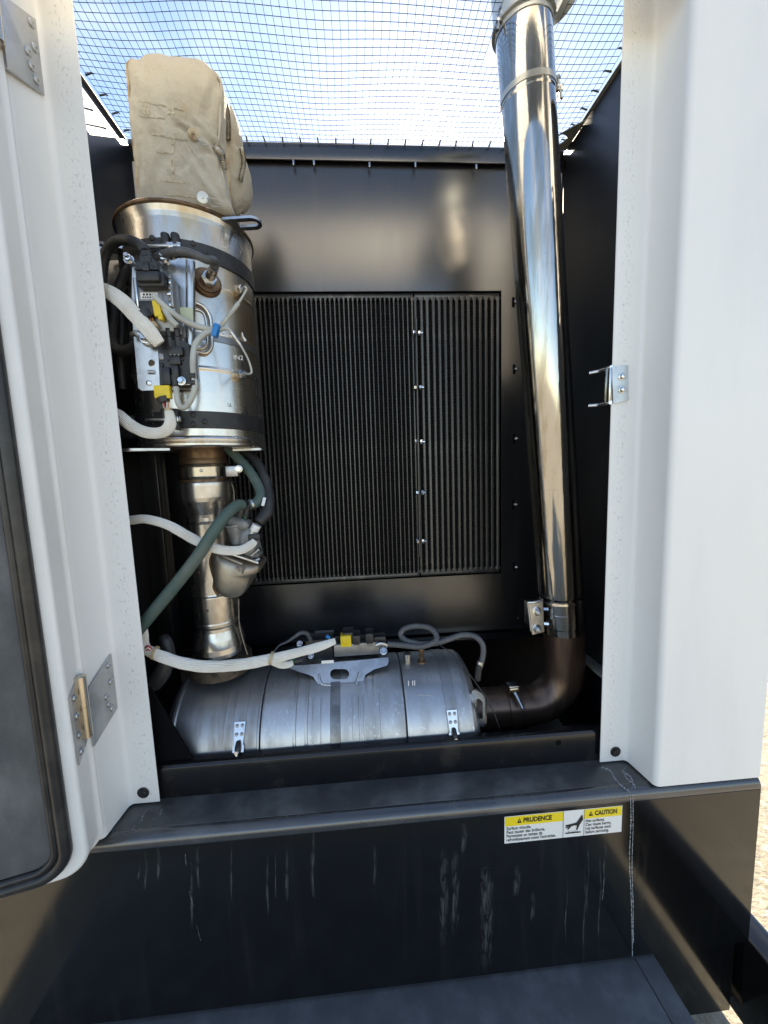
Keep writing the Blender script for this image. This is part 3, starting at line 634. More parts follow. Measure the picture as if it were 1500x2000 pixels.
for k in range(8): hook(V((XR-.014, .86+k*.050, ZT+.004)), V((-1, random.uniform(-.15, .15), 0)))

# ================================================================== upright exhaust canister
CX, CY, CRD = -.372, 1.0, .1394
zt, zb = .549, .060
upc = thing('exhaust_canister', V((CX, CY, zb)), 'upright heat-tinted steel exhaust canister with two black bands', 'canister')
R = CRD
zbd = [on_up(480, 716, R)[0].z, on_up(480, 690, R)[0].z]
zm1 = on_up(465, 655, R)[0].z
def bead(z, h=.0022, w=.005): return [(R, z-w), (R+h*.7, z-w*.5), (R+h, z), (R+h*.7, z+w*.5), (R, z+w)]
prof = [(.05, zb+.001), (R-.012, zb), (R+.002, zb+.001), (R+.0042, zb+.004), (R+.0042, zb+.008), (R+.001, zb+.0105), (R+.0035, zb+.013), (R+.0042, zb+.017), (R+.003, zb+.021), (R+.0005, zb+.024), (R+.0005, zb+.044), (R, zb+.05)]
prof += bead(.225)+bead(.300, .0016)+bead(.395, .0014)
prof += [(R, zt-.03), (R+.001, zt-.02), (R+.004, zt-.010), (R+.0055, zt-.004), (R+.005, zt), (R+.002, zt+.0015), (R-.006, zt+.001), (R-.03, zt+.006), (.05, zt+.012)]
lathe('canister_body', prof, (CX, CY, 0), (0, 0, 1), 'steel', upc, 96)
lathe('rim_weld', [(R+.0045, zt-.010), (R+.0075, zt-.007), (R+.0068, zt-.002), (R+.0035, zt+.0006)], (CX, CY, 0), (0, 0, 1), 'rust', upc, 96)
# black clamp bands with their ears, bolts and rivets
def band(za, zb_, py, name):
    zc = (za+zb_)/2
    b = ring('clamp_band', R+.0004, R+.0032, abs(za-zb_), (CX, CY, zc), (0, 0, 1), 'band_black', upc)
    for x in (325, 344):
        p, n = on_up(x, py, R+.006); lathe('clamp_ear', [(0, -.021), (.0075, -.021), (.0085, -.019), (.0085, .019), (.0075, .021), (0, .021)], p+n*.002, (0, 0, 1), 'band_black', b, 16)
    a, n = on_up(352, py, R+.014); c, _ = on_up(286, py+2, R+.014); d, _ = on_up(318, py+1, R+.018)
    tube('clamp_bolt', [a, d, c], .0042, 'galvanised', b, 8, 5)
    for x in (330, 336, 350): p, n = on_up(x, py, R+.0155); box('clamp_nut', p, (.008, .009, .011), 'bright_zinc', b, None, .0015)
    for x, dy in ((377, -9), (377, 9), (400, 4), (297, -7), (297, 7)): p, n = on_up(x, py+dy+(x-350)*.16*(1 if py < 600 else .06), R+.0032); bolt(p, n, b, 'rivet', 'rivet', 'band_black', .0058, .003)
    return b
band(.4761, .4422, 480, 'upper'); band(.1352, .099, 819, 'lower')
ring('strap', R+.0002, R+.0012, .020, (CX, CY, .2925), (0, 0, 1), 'band_steel', upc)
p, n = on_up(475, 658, R+.0014); tube('paint_mark', [p+V((-.002, 0, .010)), p, p+V((.004, .003, -.008))], [.001, .002, .0035], 'label_white', upc, 8, 5)
# lifting lugs
def lug(p, d, ln, w, parent, name='lifting_lug'):
    u = V(d).normalized(); v = V((0, 0, 1)).cross(u); lp_ = [(-.02, -w), (ln-w, -w)]+[(ln-w+w*math.cos(math.radians(t)), w*math.sin(math.radians(t))) for t in range(-75, 76, 15)]+[(ln-w, w), (-.02, w)]
    hole_ = [(ln*.36, -w*.42), (ln-w*.75, -w*.42)]+[(ln-w*.75+w*.42*math.cos(math.radians(t)), w*.42*math.sin(math.radians(t))) for t in (-45, 0, 45)]+[(ln-w*.75, w*.42), (ln*.36, w*.42)]
    return plate(name, [lp_, hole_], p, u, v, V((0, 0, 1)), .005, 'galvanised', parent)
lug(V((CX+.112, CY-.075, zt-.012)), (1, -.12, 0), .078, .021, upc); lug(V((CX-.10, CY-.09, zt-.075)), (-1, -.5, 0), .055, .016, upc)
lug(V((CX-.05, CY-.125, zb-.006)), (-1, -.42, 0), .070, .018, upc); lug(V((CX+.10, CY-.03, zb-.006)), (1, -.1, 0), .05, .015, upc)
text_part('stamped_mark', 'IN2', .014, on_up(456, 702, R+.001)[0]+V((0, -.001, 0)), V((.93, .36, 0)), V((0, 0, 1)), 'label_white', upc)
text_part('stamped_mark', '73142787100', .0105, on_up(453, 788, R+.001)[0]+V((0, -.0015, 0)), V((-.86, -.50, 0)), V((0, 0, -1)), 'band_black', upc)
# stamped bracket on the front carrying the modules
YM = .842
plt = pxplate('module_bracket', [[(258, 522), (278, 514), (340, 508), (348, 504), (366, 506), (370, 515), (373, 600), (374, 660), (384, 690), (390, 752), (386, 759), (277, 763), (270, 758), (262, 668), (257, 600)],
                                 circ(296, 709, 6.5, 14, 7), circ(291, 748, 3.5, 10)], YM, .0032, 'galvanised', upc)
tube('bracket_rib', [at(372, y, YM+.004) for y in (510, 580, 650, 690)], .009, 'galvanised', plt, 12, 6)
tube('bracket_rib', [at(*p, YM-.001) for p in ((290, 727), (302, 727))], .004, 'galvanised', plt, 10, 4)
for x, y in ((354, 634), (291, 748)): lathe('plate_hole', [(0, .0008), (.003, .0008), (.0038, .0016), (.0055, .0012), (.006, 0)], at(x, y, YM), (0, -1, 0), 'bright_zinc', plt, 16)
pxplate('sticker', [[(351, 600), (376, 601), (378, 628), (353, 625)]], YM-.0075, .0004, 'pale_sticker', plt)
# bent handle rod welded on the face, seen as a big D
hp_ = [on_up(x, y, R+.006)[0] for x, y in ((383, 592), (398, 600), (410, 618), (413, 640), (414, 660), (412, 680), (402, 690), (388, 688))]
tube('handle_rod', hp_, .0042, 'steel', upc, 10, 6)
hp_ = [on_up(x, y, R+.0016)[0] for x, y in ((380, 604), (398, 612), (404, 640), (405, 668), (398, 680), (384, 682))]
tube('pressed_rib', hp_, .0028, 'steel', upc, 8, 6)

# insulation jacket on top
jk = thing('insulation_jacket', V((-.33, .98, zt)), 'stained beige fabric insulation jacket laced over the exhaust bend', 'jacket')
def puffy(name, outline, yf, yb_, puff, mat, parent, seed=0, n=84, shrink=.9, wr=.0035, creases=()):
    CRS = [(at(*a, yf), at(*b, yf), dp, sg) for a, b, dp, sg in creases]
    P = catmull([at(x, y, yf) for x, y in outline], 6, True)
    # resample evenly
    L_ = [0]
    for a, b in zip(P, P[1:]+P[:1]): L_.append(L_[-1]+(b-a).length)
    Q = []; k = 0
    for i in range(n):
        s = L_[-1]*i/n
        while L_[k+1] < s: k += 1
        f = (s-L_[k])/max(L_[k+1]-L_[k], 1e-9); Q.append(P[k].lerp(P[(k+1) % len(P)], f))
    c = sum(Q, V((0, 0, 0)))/n; bm = bmesh.new(); rings = []
    levels = [(.12, -puff), (.21, -puff*.985), (.3, -puff*.97), (.39, -puff*.94), (.48, -puff*.9), (.52, -puff*.875), (.56, -puff*.85), (.60, -puff*.815), (.64, -puff*.78), (.675, -puff*.74), (.71, -puff*.7), (.745, -puff*.65), (.78, -puff*.6), (.81, -puff*.545), (.84, -puff*.49), (.89, -puff*.36), (.93, -puff*.25), (.96, -puff*.14), (1.0, .004), (1.005, .014), (1.0, .03)]
    D = yb_-yf
    for f in (.3, .45, .6, .75, .9, 1.0): levels.append((1-(1-shrink)*f**1.5, D*f))
    for s, dy in levels:
        rr = []
        for q in Q:
            p = c+(q-c)*s; p.y = yf+dy
            w = noise.noise(V((p.x*17+seed, p.z*13, p.y*15)))*wr+noise.noise(V((p.x*42+seed, p.z*30, p.y*40)))*wr*.4
            w += (.5-abs(noise.noise(V((p.x*26+p.z*22+seed, p.z*16-p.x*14, p.y*20)))))*wr*.7
            for a_, b_, dp, sg in CRS:
                ab = V((b_.x-a_.x, b_.z-a_.z)); ap = V((p.x-a_.x, p.z-a_.z)); t_ = max(0, min(1, ap.dot(ab)/ab.length_squared)); dd = (ap-ab*t_).length
                w -= dp*(1-.6*t_)*math.exp(-(dd/sg)**2) - dp*.55*math.exp(-((dd-sg*2.2)/sg)**2)
            p += ((q-c).normalized()*(.8 if s > .9 else .1)+V((0, -.9, 0)))*w; rr.append(bm.verts.new(p))
        rings.append(rr)
    for A, B in zip(rings, rings[1:]):
        for j in range(n): bm.faces.new((A[j], A[(j+1) % n], B[(j+1) % n], B[j]))
    bm.faces.new(rings[0]); bm.faces.new(rings[-1]); return finish(name, bm, mat, parent, 60), c
front = [(248, 131), (251, 121), (260, 116), (273, 117), (285, 112), (301, 109), (327, 108), (353, 110), (379, 116), (396, 124), (413, 137), (430, 155), (433, 178), (431, 211), (430, 246), (428, 272), (421, 293), (429, 314), (436, 341), (443, 381), (450, 408), (420, 412), (380, 406), (344, 402), (300, 400), (272, 398), (269, 360), (266, 332), (259, 272), (254, 211), (250, 168)]
jf, _ = puffy('front_cover', front, .895, 1.0, .026, 'jacket', jk, 1, 150, .78, .006,
    (((424, 291), (335, 228), .006, .0055), ((424, 294), (352, 270), .0055, .005), ((426, 300), (360, 345), .007, .006), ((428, 158), (410, 240), .004, .006), ((268, 390), (275, 300), .005, .006), ((300, 395), (330, 330), .004, .007), ((440, 395), (400, 340), .006, .006)))
rear = [(434, 186), (443, 196), (450, 208), (459, 226), (465, 246), (468, 270), (469, 294), (477, 306), (482, 318), (485, 341), (480, 372), (470, 390), (457, 402), (448, 396), (440, 370), (430, 330), (424, 290), (424, 240), (428, 200)]
jr, _ = puffy('rear_cover', rear, .975, 1.06, .022, 'jacket', jk, 5, 84, .7, .005)
mid = [(420, 168), (434, 176), (441, 200), (447, 240), (449, 290), (450, 340), (446, 390), (430, 392), (415, 330), (412, 250)]
puffy('inner_lining', mid, .955, 1.05, .008, 'jacket_seam', jk, 9, 48, .8, .002)
tube('edge_seam', [at(x+1.5, y, .900) for x, y in ((262, 118), (251, 123), (248, 134), (250, 168), (254, 211), (259, 272), (266, 332), (270, 372), (280, 392))], .0034, 'jacket_seam', jf, 8, 6)
tube('edge_seam', [at(x, y, .892) for x, y in ((413, 138), (430, 156), (432, 178), (430, 211), (429, 246), (427, 272), (420, 293), (428, 316), (435, 343), (442, 382))], .0024, 'jacket', jf, 8, 6)
tube('edge_seam', [at(x, y, .975) for x, y in ((436, 190), (450, 210), (464, 248), (468, 294))], .0024, 'jacket', jr, 8, 6)
def coil(name, a, b, c, r, turns, parent):
    P = catmull([a, b, c], 24); m = len(P); pts = []; N = turns*10
    for i in range(N+1):
        f = i/N*(m-1); k = min(int(f), m-2); p = P[k].lerp(P[k+1], f-k); t = (P[k+1]-P[k]).normalized(); u = t.orthogonal().normalized() if i == 0 else (u-t*u.dot(t)).normalized(); w = t.cross(u); an = i*2*math.pi/10
        pts.append(p+(u*math.cos(an)+w*math.sin(an))*r)
    return tube(name, pts, .0009, 'spring', parent, 5, 1)
coil('lacing_spring', at(437, 190, .925), at(444, 225, .935), at(445, 272, .945), .0058, 32, jk)
coil('lacing_spring', at(424, 292, .888), at(434, 306, .885), at(438, 332, .895), .0052, 20, jk)
coil('lacing_spring', at(472, 292, .955), at(476, 318, .95), at(469, 354, .955), .0048, 22, jk)
for (x, y, hk, Yd) in ((378, 262, ((384, 266), (400, 277), (420, 288)), .862), (396, 386, ((404, 386), (425, 390), (440, 398)), .868)):
    lathe('lacing_washer', [(0, 0), (.0108, 0), (.0110, .0008), (.0095, .0014), (.003, .002), (.0028, .004), (0, .0045)], at(x, y, Yd), (.15, -1, -.12), 'washer_pale' if y > 300 else 'jacket_seam', jk, 28)
    tube('lacing_wire', [at(a, b, Yd-.004) for a, b in hk], .0008, 'wire', jk, 6, 5); tube('lacing_wire', [at(hk[0][0], hk[0][1], Yd-.004), at(hk[0][0]+10, hk[0][1]+16, Yd-.006), at(hk[0][0]+24, hk[0][1]+18, Yd-.006)], .0008, 'wire', jk, 6, 5)
from mathutils.bvhtree import BVHTree
JT = BVHTree.FromPolygons([v.co.copy() for v in jf.data.vertices], [tuple(p.vertices) for p in jf.data.polygons])
for ln in (((272, 197), (325, 208)), ((340, 211), (360, 216)), ((272, 226), (322, 232)), ((296, 262), (368, 275)), ((306, 297), (335, 300)), ((313, 353), (370, 358)), ((338, 270), (337, 300)), ((337, 310), (339, 350)), ((282, 202), (283, 224)), ((289, 203), (290, 224)), ((331, 212), (331, 224)), ((338, 213), (339, 225)), ((322, 380), (382, 386))):
    (xa_, ya_), (xb_, yb_) = ln
    d = V((xb_-xa_, yb_-ya_)); vert = abs(d.y) > abs(d.x)
    pts = []
    for i in range(7):
        x_, y_ = xa_+d.x*i/6, ya_+d.y*i/6; r0 = ray(x_, y_); pos = JT.ray_cast(-WP[jf], r0.normalized())[0]
        pts.append((pos+WP[jf]+V((0, -.0009, 0))) if pos is not None else at(x_, y_, .878))
    ribbon('scuff_mark', pts, [V((.0055, 0, 0)) if vert else V((0, 0, .0024))]*7, V((0, 0, 0)), 'jacket_mark', jf)

# ================================================================== electronics on the upright canister
YE = .806
ecu = thing('control_module', at(300, 645, YE+.02), 'grey cast control module with black plug on the upright canister bracket', 'module')
pxbox('module_case', 262, 540, 342, 648, YE+.010, .026, 'module_grey', ecu, .004)
pxbox('case_rib', 263, 541, 268, 600, YE+.006, .008, 'bright_zinc', ecu, .002); pxbox('case_rib', 330, 535, 337, 600, YE+.006, .008, 'module_grey', ecu, .002)
for k in range(6): pxbox('case_fin', 325+random.uniform(0, 3), 536+k*11, 334, 543+k*11, YE+.004, .008, 'bright_zinc' if k % 2 else 'module_grey', ecu, .0015)
pxbox('plug_socket', 264, 528, 320, 559, YE-.008, .02, 'plastic_black', ecu, .004)
pxbox('plug_body', 264, 528, 310, 548, YE-.018, .014, 'plastic_black', ecu, .003)
pxplate('plug_cover', [[(276, 488), (291, 488), (295, 500), (305, 512), (308, 526), (263, 526), (266, 512), (273, 500)]], YE-.016, .012, 'plastic_black', ecu)
pxbox('plug_latch', 277, 510, 290, 528, YE-.019, .006, 'plastic_black', ecu, .001)
for x, y in ((279, 498), (285, 498), (271, 505), (295, 505), (271, 509), (295, 510), (269, 521), (300, 521)): lathe('plug_hole', [(0, .0002), (.0011, .0002), (.0013, 0)], at(x, y, YE-.0162), (0, -1, 0), 'dark_void', ecu, 8)
pxbox('case_label', 272, 568, 317, 600, YE+.0085, .002, 'module_grey', ecu, .0008)
pxbox('type_plate', 274, 571, 308, 584, YE+.0078, .001, 'label_white', ecu, .0003)
for k in range(4): pxbox('type_print', 279+k*6.2, 573, 282.5+k*6.2, 577, YE+.0072, .0004, 'band_black', ecu, 0)
for k in range(6): pxbox('type_print', 278+k*4.6, 579, 281+k*4.6, 582, YE+.0072, .0004, 'band_black', ecu, 0)
pxbox('lower_plug', 270, 586, 300, 614, YE-.004, .018, 'plastic_black', ecu, .003)
pxbox('plug_lock', 298, 585, 313, 617, YE-.006, .014, 'plastic_yellow', ecu, .002, lean=-.08); pxbox('plug_lock', 308, 610, 317, 624, YE-.006, .012, 'plastic_yellow', ecu, .0015)
tube('plug_gland', [at(284, 612, YE+.002), at(290, 624, YE)], [.014, .011], 'plastic_black', ecu, 14, 4)
for k in range(4): tube('wire_end', [at(286+k*4, 622, YE+.001), at(289+k*3.4, 632, YE-.002), at(296+k*2.4, 640, YE-.001)], .0016, 'red_wire' if k == 1 else 'copper_wire', ecu, 6, 5)
tube('tan_tape', [at(297, 633, YE), at(304, 642, YE)], [.0085, .0075], 'tape_tan', ecu, 10, 3)
for x, y in ((323, 511), (255, 512)):
    lathe('module_stud', [(0, 0), (.0095, 0), (.0095, .007), (.0065, .007), (.0065, .014), (.004, .015), (.004, .02), (0, .02)], at(x, y, YE+.022), (.1, -1, .25), 'bright_zinc', ecu, 14)

sm = thing('sensor_module', at(335, 760, .826), 'black plastic pressure sensor module with two top ports and side plugs', 'module')
YS = .818
pxplate('module_body', [[(308, 668), (322, 664), (356, 664), (370, 672), (371, 750), (352, 750), (350, 735), (340, 742), (312, 752)]], YS, .022, 'plastic_black', sm)
for x in (332, 348): lathe('pressure_port', [(0, -.022), (.0075, -.022), (.0075, .006), (.0055, .008), (.0055, .020), (.0062, .021), (.0055, .023), (0, .023)], at(x, 666, YS+.004), (0, -.1, 1), 'plastic_black', sm, 16)
pxbox('module_step', 326, 676, 356, 694, YS-.008, .012, 'plastic_black', sm, .002); pxbox('module_step', 330, 694, 352, 712, YS-.006, .012, 'plastic_black', sm, .002)
for x in (333, 341, 349): bolt(at(x, 693, YS-.0085), (0, -1, 0), sm, 'rivet', 'rivet', 'module_grey', .0016, .001)
pxbox('module_rib', 326, 700, 358, 704, YS-.003, .006, 'plastic_black', sm, .001); pxbox('data_panel', 310, 690, 319, 702, YS-.001, .002, 'module_grey', sm, .0005)
pxbox('side_plug', 316, 716, 332, 752, YS-.008, .014, 'plastic_black', sm, .003); pxbox('side_plug', 334, 712, 348, 738, YS-.010, .014, 'plastic_black', sm, .003)
tube('plug_gland', [at(342, 734, YS-.003), at(343, 754, YS-.004)], [.0085, .006], 'plastic_black', sm, 12, 4)
bolt(at(316, 713, YS), (0, -1, 0), sm, 'mount_screw', 'round', 'band_black', .0045, .003); bolt(at(354, 744, YS-.003), (.1, -1, .1), sm, 'mount_bolt', 'hex', 'bright_zinc', .0062, .006, .009)
pxbox('clamp_plate', 348, 738, 372, 752, YS+.001, .004, 'galvanised', sm, .001)
yp = pxbox('plug_lock', 300, 752, 331, 778, YS-.010, .014, 'plastic_yellow', sm, .002)
tube('plug_boot', [at(318, 776, YS-.004), at(322, 786, YS-.004)], [.012, .010], 'plastic_black', sm, 12, 3)
for k in range(5): tube('wire_end', [at(317+k*3, 784, YS-.003), at(321+k*1.8, 797, YS-.004)], .0012, ('grey_cable', 'red_wire', 'band_black', 'label_white', 'copper_wire')[k], sm, 6, 3)
tube('tan_tape', [at(328, 797, YS-.003), at(329, 805, YS-.003)], .007, 'tape_tan', sm, 12, 2)

# bolt stack and cable clip on the bracket edge
cs_ = thing('cable_clip', at(275, 665, .83), 'zinc cable clip and bolt beside the white sleeve on the canister bracket', 'clip')
lathe('spacer', [(0, 0), (.012, 0), (.013, .003), (.013, .012), (.010, .013), (.010, .017), (0, .017)], at(291, 668, .832), (.35, -1, .3), 'washer_pale', cs_, 20)
bolt(at(284, 660, .818), (.15, -1, .2), cs_, 'bolt', 'hex', 'bright_zinc', .0092, .010, .011)
tube('clip_loop', [at(255, 655, .83), at(262, 651, .822), at(272, 654, .82), at(284, 662, .826)], .006, 'galvanised', cs_, 8, 5, flat=.4)

# sensors screwed into the canister
nx_ = thing('exhaust_sensor', on_up(405, 556, R)[0], 'blue-tinted hex gas sensor with thick grey lead in the upright canister', 'sensor')
p, n = on_up(404, 552, R); n = (n+V((.05, 0, .12))).normalized()
lathe('weld_boss', [(0, -.006), (.030, -.006), (.029, .004), (.026, .007), (.024, .006), (.024, .009), (0, .009)], p, n, 'rust', nx_, 36)
lathe('hex_body', [(0, .009), (.0155, .009), (.0165, .011), (.0165, .019), (.0145, .0215), (.011, .0215), (.011, .024), (0, .024)], p, n, 'bright_zinc', nx_, 6, 25)
lathe('sensor_stem', [(0, .022), (.0098, .022), (.0102, .025), (.0098, .044), (.0088, .047), (.0088, .056), (.008, .058), (0, .058)], p, n, 'pipe_steel', nx_, 24)
e = p+n*.057
tube('sensor_lead', [e, e+n*.012+V((-.002, 0, .006)), at(403, 507, .80), at(372, 494, .795), at(345, 490, .80), at(318, 497, .815), at(300, 505, .83)], [.0078, .0078, .0075, .0075, .0075, .0072, .007], 'grey_loom', nx_, 12, 8)
def thermo(x, y, label):
    t = thing('temperature_sensor', on_up(x, y, R)[0], label, 'sensor', 'temperature probes in the upright canister')
    p, n = on_up(x, y, R); n = (n+V((.25, -.1, .05))).normalized()
    lathe('probe_boss', [(0, -.004), (.0125, -.004), (.0125, .010), (.0115, .0115), (0, .0115)], p, n, 'steel', t, 28)
    lathe('probe_nut', [(0, .0115), (.0105, .0115), (.0105, .0185), (.009, .020), (0, .020)], p, n, 'galvanised', t, 6, 25)
    lathe('probe_tip', [(0, .02), (.0045, .02), (.0045, .028), (0, .029)], p, n, 'galvanised', t, 14)
    return t, p+n*.026
tA, eA = thermo(461, 570, 'ribbed temperature probe high on the right of the upright canister')
tB, eB = thermo(463, 734, 'temperature probe low on the right of the upright canister')
tube('probe_lead', [eA, at(478, 560, .838), at(481, 566, .832), at(466, 592, .83), at(452, 612, .83)], [.002, .0022, .0022, .0024, .0024], 'grey_cable', tA, 8, 8)
tube('probe_crimp', [at(466, 592, .83), at(445, 620, .83)], .0042, 'grey_cable', tA, 10, 3); tube('probe_lead', [at(446, 618, .83), at(437, 630, .83), at(424, 644, .83)], [.003, .005, .0035], 'grey_cable', tA, 10, 6)
tube('probe_lead', [eB, at(489, 730, .846), at(491, 722, .842), at(484, 700, .838), at(470, 674, .834)], .0022, 'grey_cable', tB, 8, 8)
tube('probe_crimp', [at(470, 674, .834), at(452, 649, .832)], [.0028, .0036], 'steel', tB, 10, 3); tube('probe_lead', [at(453, 651, .832), at(447, 643, .831), at(438, 642, .83), at(424, 646, .83)], [.003, .0032, .004, .004], 'grey_cable', tB, 8, 6)
cb = tube('sensor_cable', [at(300, 577, .798), at(322, 598, .80), at(352, 622, .812), (at(385, 637, .826)), at(422, 645, .828)], [.005, .0055, .0058, .006, .006], 'grey_cable', None, 12, 8)
tag(cb, 'pale grey cable from control module down to the blue tape', 'cable')
cb = tube('sensor_cable', [at(422, 646, .829), at(400, 652, .826), at(382, 672, .816), at(377, 700, .81), at(378, 735, .808), at(381, 752, .808), at(376, 774, .81), at(364, 793, .812), at(354, 795, .812), at(347, 782, .812), at(344, 756, .814)], .0058, 'grey_cable', None, 12, 8)
tag(cb, 'pale grey cable looping from blue tape under the black sensor module', 'cable')
bt = box('blue_tape', at(422, 646, .824), (.011, .016, .026), 'plastic_blue', None, Matrix.Rotation(.35, 3, 'Y'), .003); tag(bt, 'blue tape binding the grey sensor cables', 'tape')
for y in (735, 748):
    o = tube('cable_grip', [at(373, y, .808), at(383, y, .808)], .0075, 'plastic_black', sm, 10, 2)
cb = tube('sensor_cable', [at(320, 600, .803), at(332, 622, .80), at(346, 636, .803)], .0055, 'grey_cable', None, 10, 6); tag(cb, 'short pale cable end beside the yellow plug lock of the control module', 'cable')
# sleeves and looms at the left
def cable(name, pts, r, mat, label, cat='cable', flat=1.0, n=14, group=None):
    sl_ = mat == 'white_sleeve'
    if sl_: r = [q*.84 for q in r]
    o = tube(name, [at(*p) for p in pts], r, mat, None, 40 if sl_ else n, 9, False, flat,   .06 if sl_ else .0); tag(o, label, cat, group); return o
cable('wire_sleeve', [(180, 560, .83), (208, 568, .825), (240, 590, .812), (270, 622, .80), (296, 652, .796), (312, 672, .80)], [.012, .0145, .017, .0165, .0155, .012], 'white_sleeve', 'wide flat white braided sleeve crossing to the control module', 'sleeve', .6)
cable('wire_sleeve', [(200, 798, .84), (232, 812, .836), (262, 835, .828), (294, 846, .818), (322, 842, .812), (333, 826, .811), (330, 803, .812)], [.0125, .013, .013, .0125, .012, .012, .009], 'white_sleeve', 'white braided sleeve sweeping up to the lower yellow plug', 'sleeve')
cable('wire_loom', [(200, 660, .88), (198, 560, .875), (205, 500, .868), (225, 472, .855), (255, 470, .84), (278, 482, .806), (284, 494, .798)], .0095, 'rubber_hose', 'black loom arching over to the control module plug', 'cable')
cable('wire_loom', [(225, 600, .90), (232, 560, .895), (250, 525, .885), (275, 508, .87), (300, 506, .86)], .009, 'rubber_hose', 'black loom curving behind the control module', 'cable')
cable('wire_loom', [(218, 560, .90), (222, 610, .90), (218, 660, .895), (232, 684, .888), (255, 682, .878), (275, 668, .865)], .011, 'rubber_hose', 'black taped loom looping below the control module at the left', 'cable')
cable('wire_loom', [(232, 585, .92), (238, 640, .92), (236, 700, .92), (240, 760, .925)], .008, 'rubber_hose', 'black loom hanging straight down behind the left post', 'cable')

# ================================================================== mixing pipe under the upright canister
PX, PY = -.378, 1.0
mxp = thing('mixing_pipe', V((PX, PY, -.5)), 'vertical stainless steel mixing pipe joining the two exhaust canisters', 'pipe')
Z = lambda y: at(405, y, .945).z
lathe('neck', [(.050, Z(866)), (.0545, Z(868)), (.054, Z(885)), (.0535, Z(893)), (.0555, Z(899)), (.0565, Z(905)), (.054, Z(906))], (PX, PY, 0), (0, 0, 1), 'rust', mxp, 48)
lathe('collar', [(.053, Z(934)), (.058, Z(935)), (.0585, Z(941)), (.056, Z(944)), (.053, Z(944))], (PX, PY, 0), (0, 0, 1), 'rust', mxp, 48)
lathe('upper_tube', [(.052, Z(941)), (.0635, Z(941)), (.0648, Z(943)), (.0652, Z(948)), (.0648, Z(972)), (.0635, Z(980)), (.0585, Z(994)), (.0535, Z(1006)), (.0525, Z(1012)), (.0525, Z(1020))], (PX, PY, 0), (0, 0, 1), 'pipe_steel', mxp, 64)
lathe('middle_tube', [(.0525, Z(1019)), (.0545, Z(1021)), (.0532, Z(1025)), (.0535, Z(1165)), (.0545, Z(1167)), (.0535, Z(1170))], (PX, PY, 0), (0, 0, 1), 'pipe_steel', mxp, 64)
lathe('lower_tube', [(.052, Z(1169)), (.0525, Z(1172)), (.0525, Z(1222)), (.054, Z(1224)), (.0542, Z(1230)), (.0525, Z(1233)), (.0535, Z(1240)), (.059, Z(1256)), (.0635, Z(1272)), (.064, Z(1282)), (.062, Z(1290)), (.058, Z(1297)), (.058, Z(1312))], (PX, PY, 0), (0, 0, 1), 'pipe_steel', mxp, 64)
lathe('lower_gasket', [(.055, Z(1293)), (.072, Z(1296)), (.078, Z(1304)), (.080, Z(1326)), (.06, Z(1330))], (PX, PY, 0), (0, 0, 1), 'soot', mxp, 48)
for y, x in ((1193, 405), (1118, 388)): bolt(on_up(x, y, .0535, (PX, PY))[0], on_up(x, y, .0535, (PX, PY))[1], mxp, 'rivet', 'rivet', 'rust', .003, .0015)
tube('seam_wire', [at(x, y, .985) for x, y in ((453, 945), (457, 960), (457, 985))], .0012, 'wire', mxp, 6, 5)
tube('seam_wire', [at(x, y, .985) for x, y in ((466, 1170), (467, 1215), (472, 1240), (478, 1262), (483, 1278))], .0013, 'wire', mxp, 6, 5)
# injector housing: a pressed steel hood welded to the pipe
hood = [(420, 1079), (440, 1081), (470, 1091), (498, 1099), (508, 1107), (504, 1119), (491, 1127), (484, 1145), (473, 1162), (457, 1168), (436, 1166), (421, 1152), (415, 1124), (413, 1098)]
hd, _ = puffy('injector_hood', hood, .905, 1.0, .020, 'hood_steel', mxp, 3, 64, .9, .0006)
tube('hood_rib', [at(*p_) for p_ in ((462, 1108, .884), (478, 1128, .897), (466, 1150, .918), (452, 1158, .93))], .0028, 'hood_steel', hd, 8, 6)
tube('hood_rib', [at(*p_) for p_ in ((423, 1080, .892), (445, 1090, .882), (474, 1102, .88))], .004, 'hood_steel', hd, 8, 6)
tube('hood_rib', [at(*p_) for p_ in ((476, 1102, .881), (474, 1118, .888), (472, 1128, .894))], .003, 'hood_steel', hd, 8, 6)
tube('weld_bead', [at(*p_) for p_ in ((418, 1078, .938), (411, 1095, .942), (414, 1115, .944), (419, 1132, .945), (418, 1148, .945), (427, 1164, .945))], .0035, 'rust', hd, 8, 6)

vb = thing('band_clamp', V((PX, PY, .0)), 'stainless steel band clamp at the neck below the upright canister', 'clamp')
lathe('clamp_ring', [(.056, Z(906)), (.060, Z(906)), (.0625, Z(910)), (.0612, Z(912)), (.0612, Z(930)), (.0625, Z(932)), (.060, Z(936)), (.056, Z(936))], (PX, PY, 0), (0, 0, 1), 'hinge_pin', vb, 64)
pxbox('clamp_lug', 440, 910, 464, 931, .945, .016, 'hinge_steel', vb, .002); bolt(at(466, 916, .943), (.2, -1, 0), vb, 'clamp_nut', 'hex', 'bright_zinc', .0075, .009, .009)
bolt(on_up(393, 919, .0614, (PX, PY))[0], on_up(393, 919, .0614, (PX, PY))[1], vb, 'rivet', 'rivet', 'hinge_steel', .004, .0015)

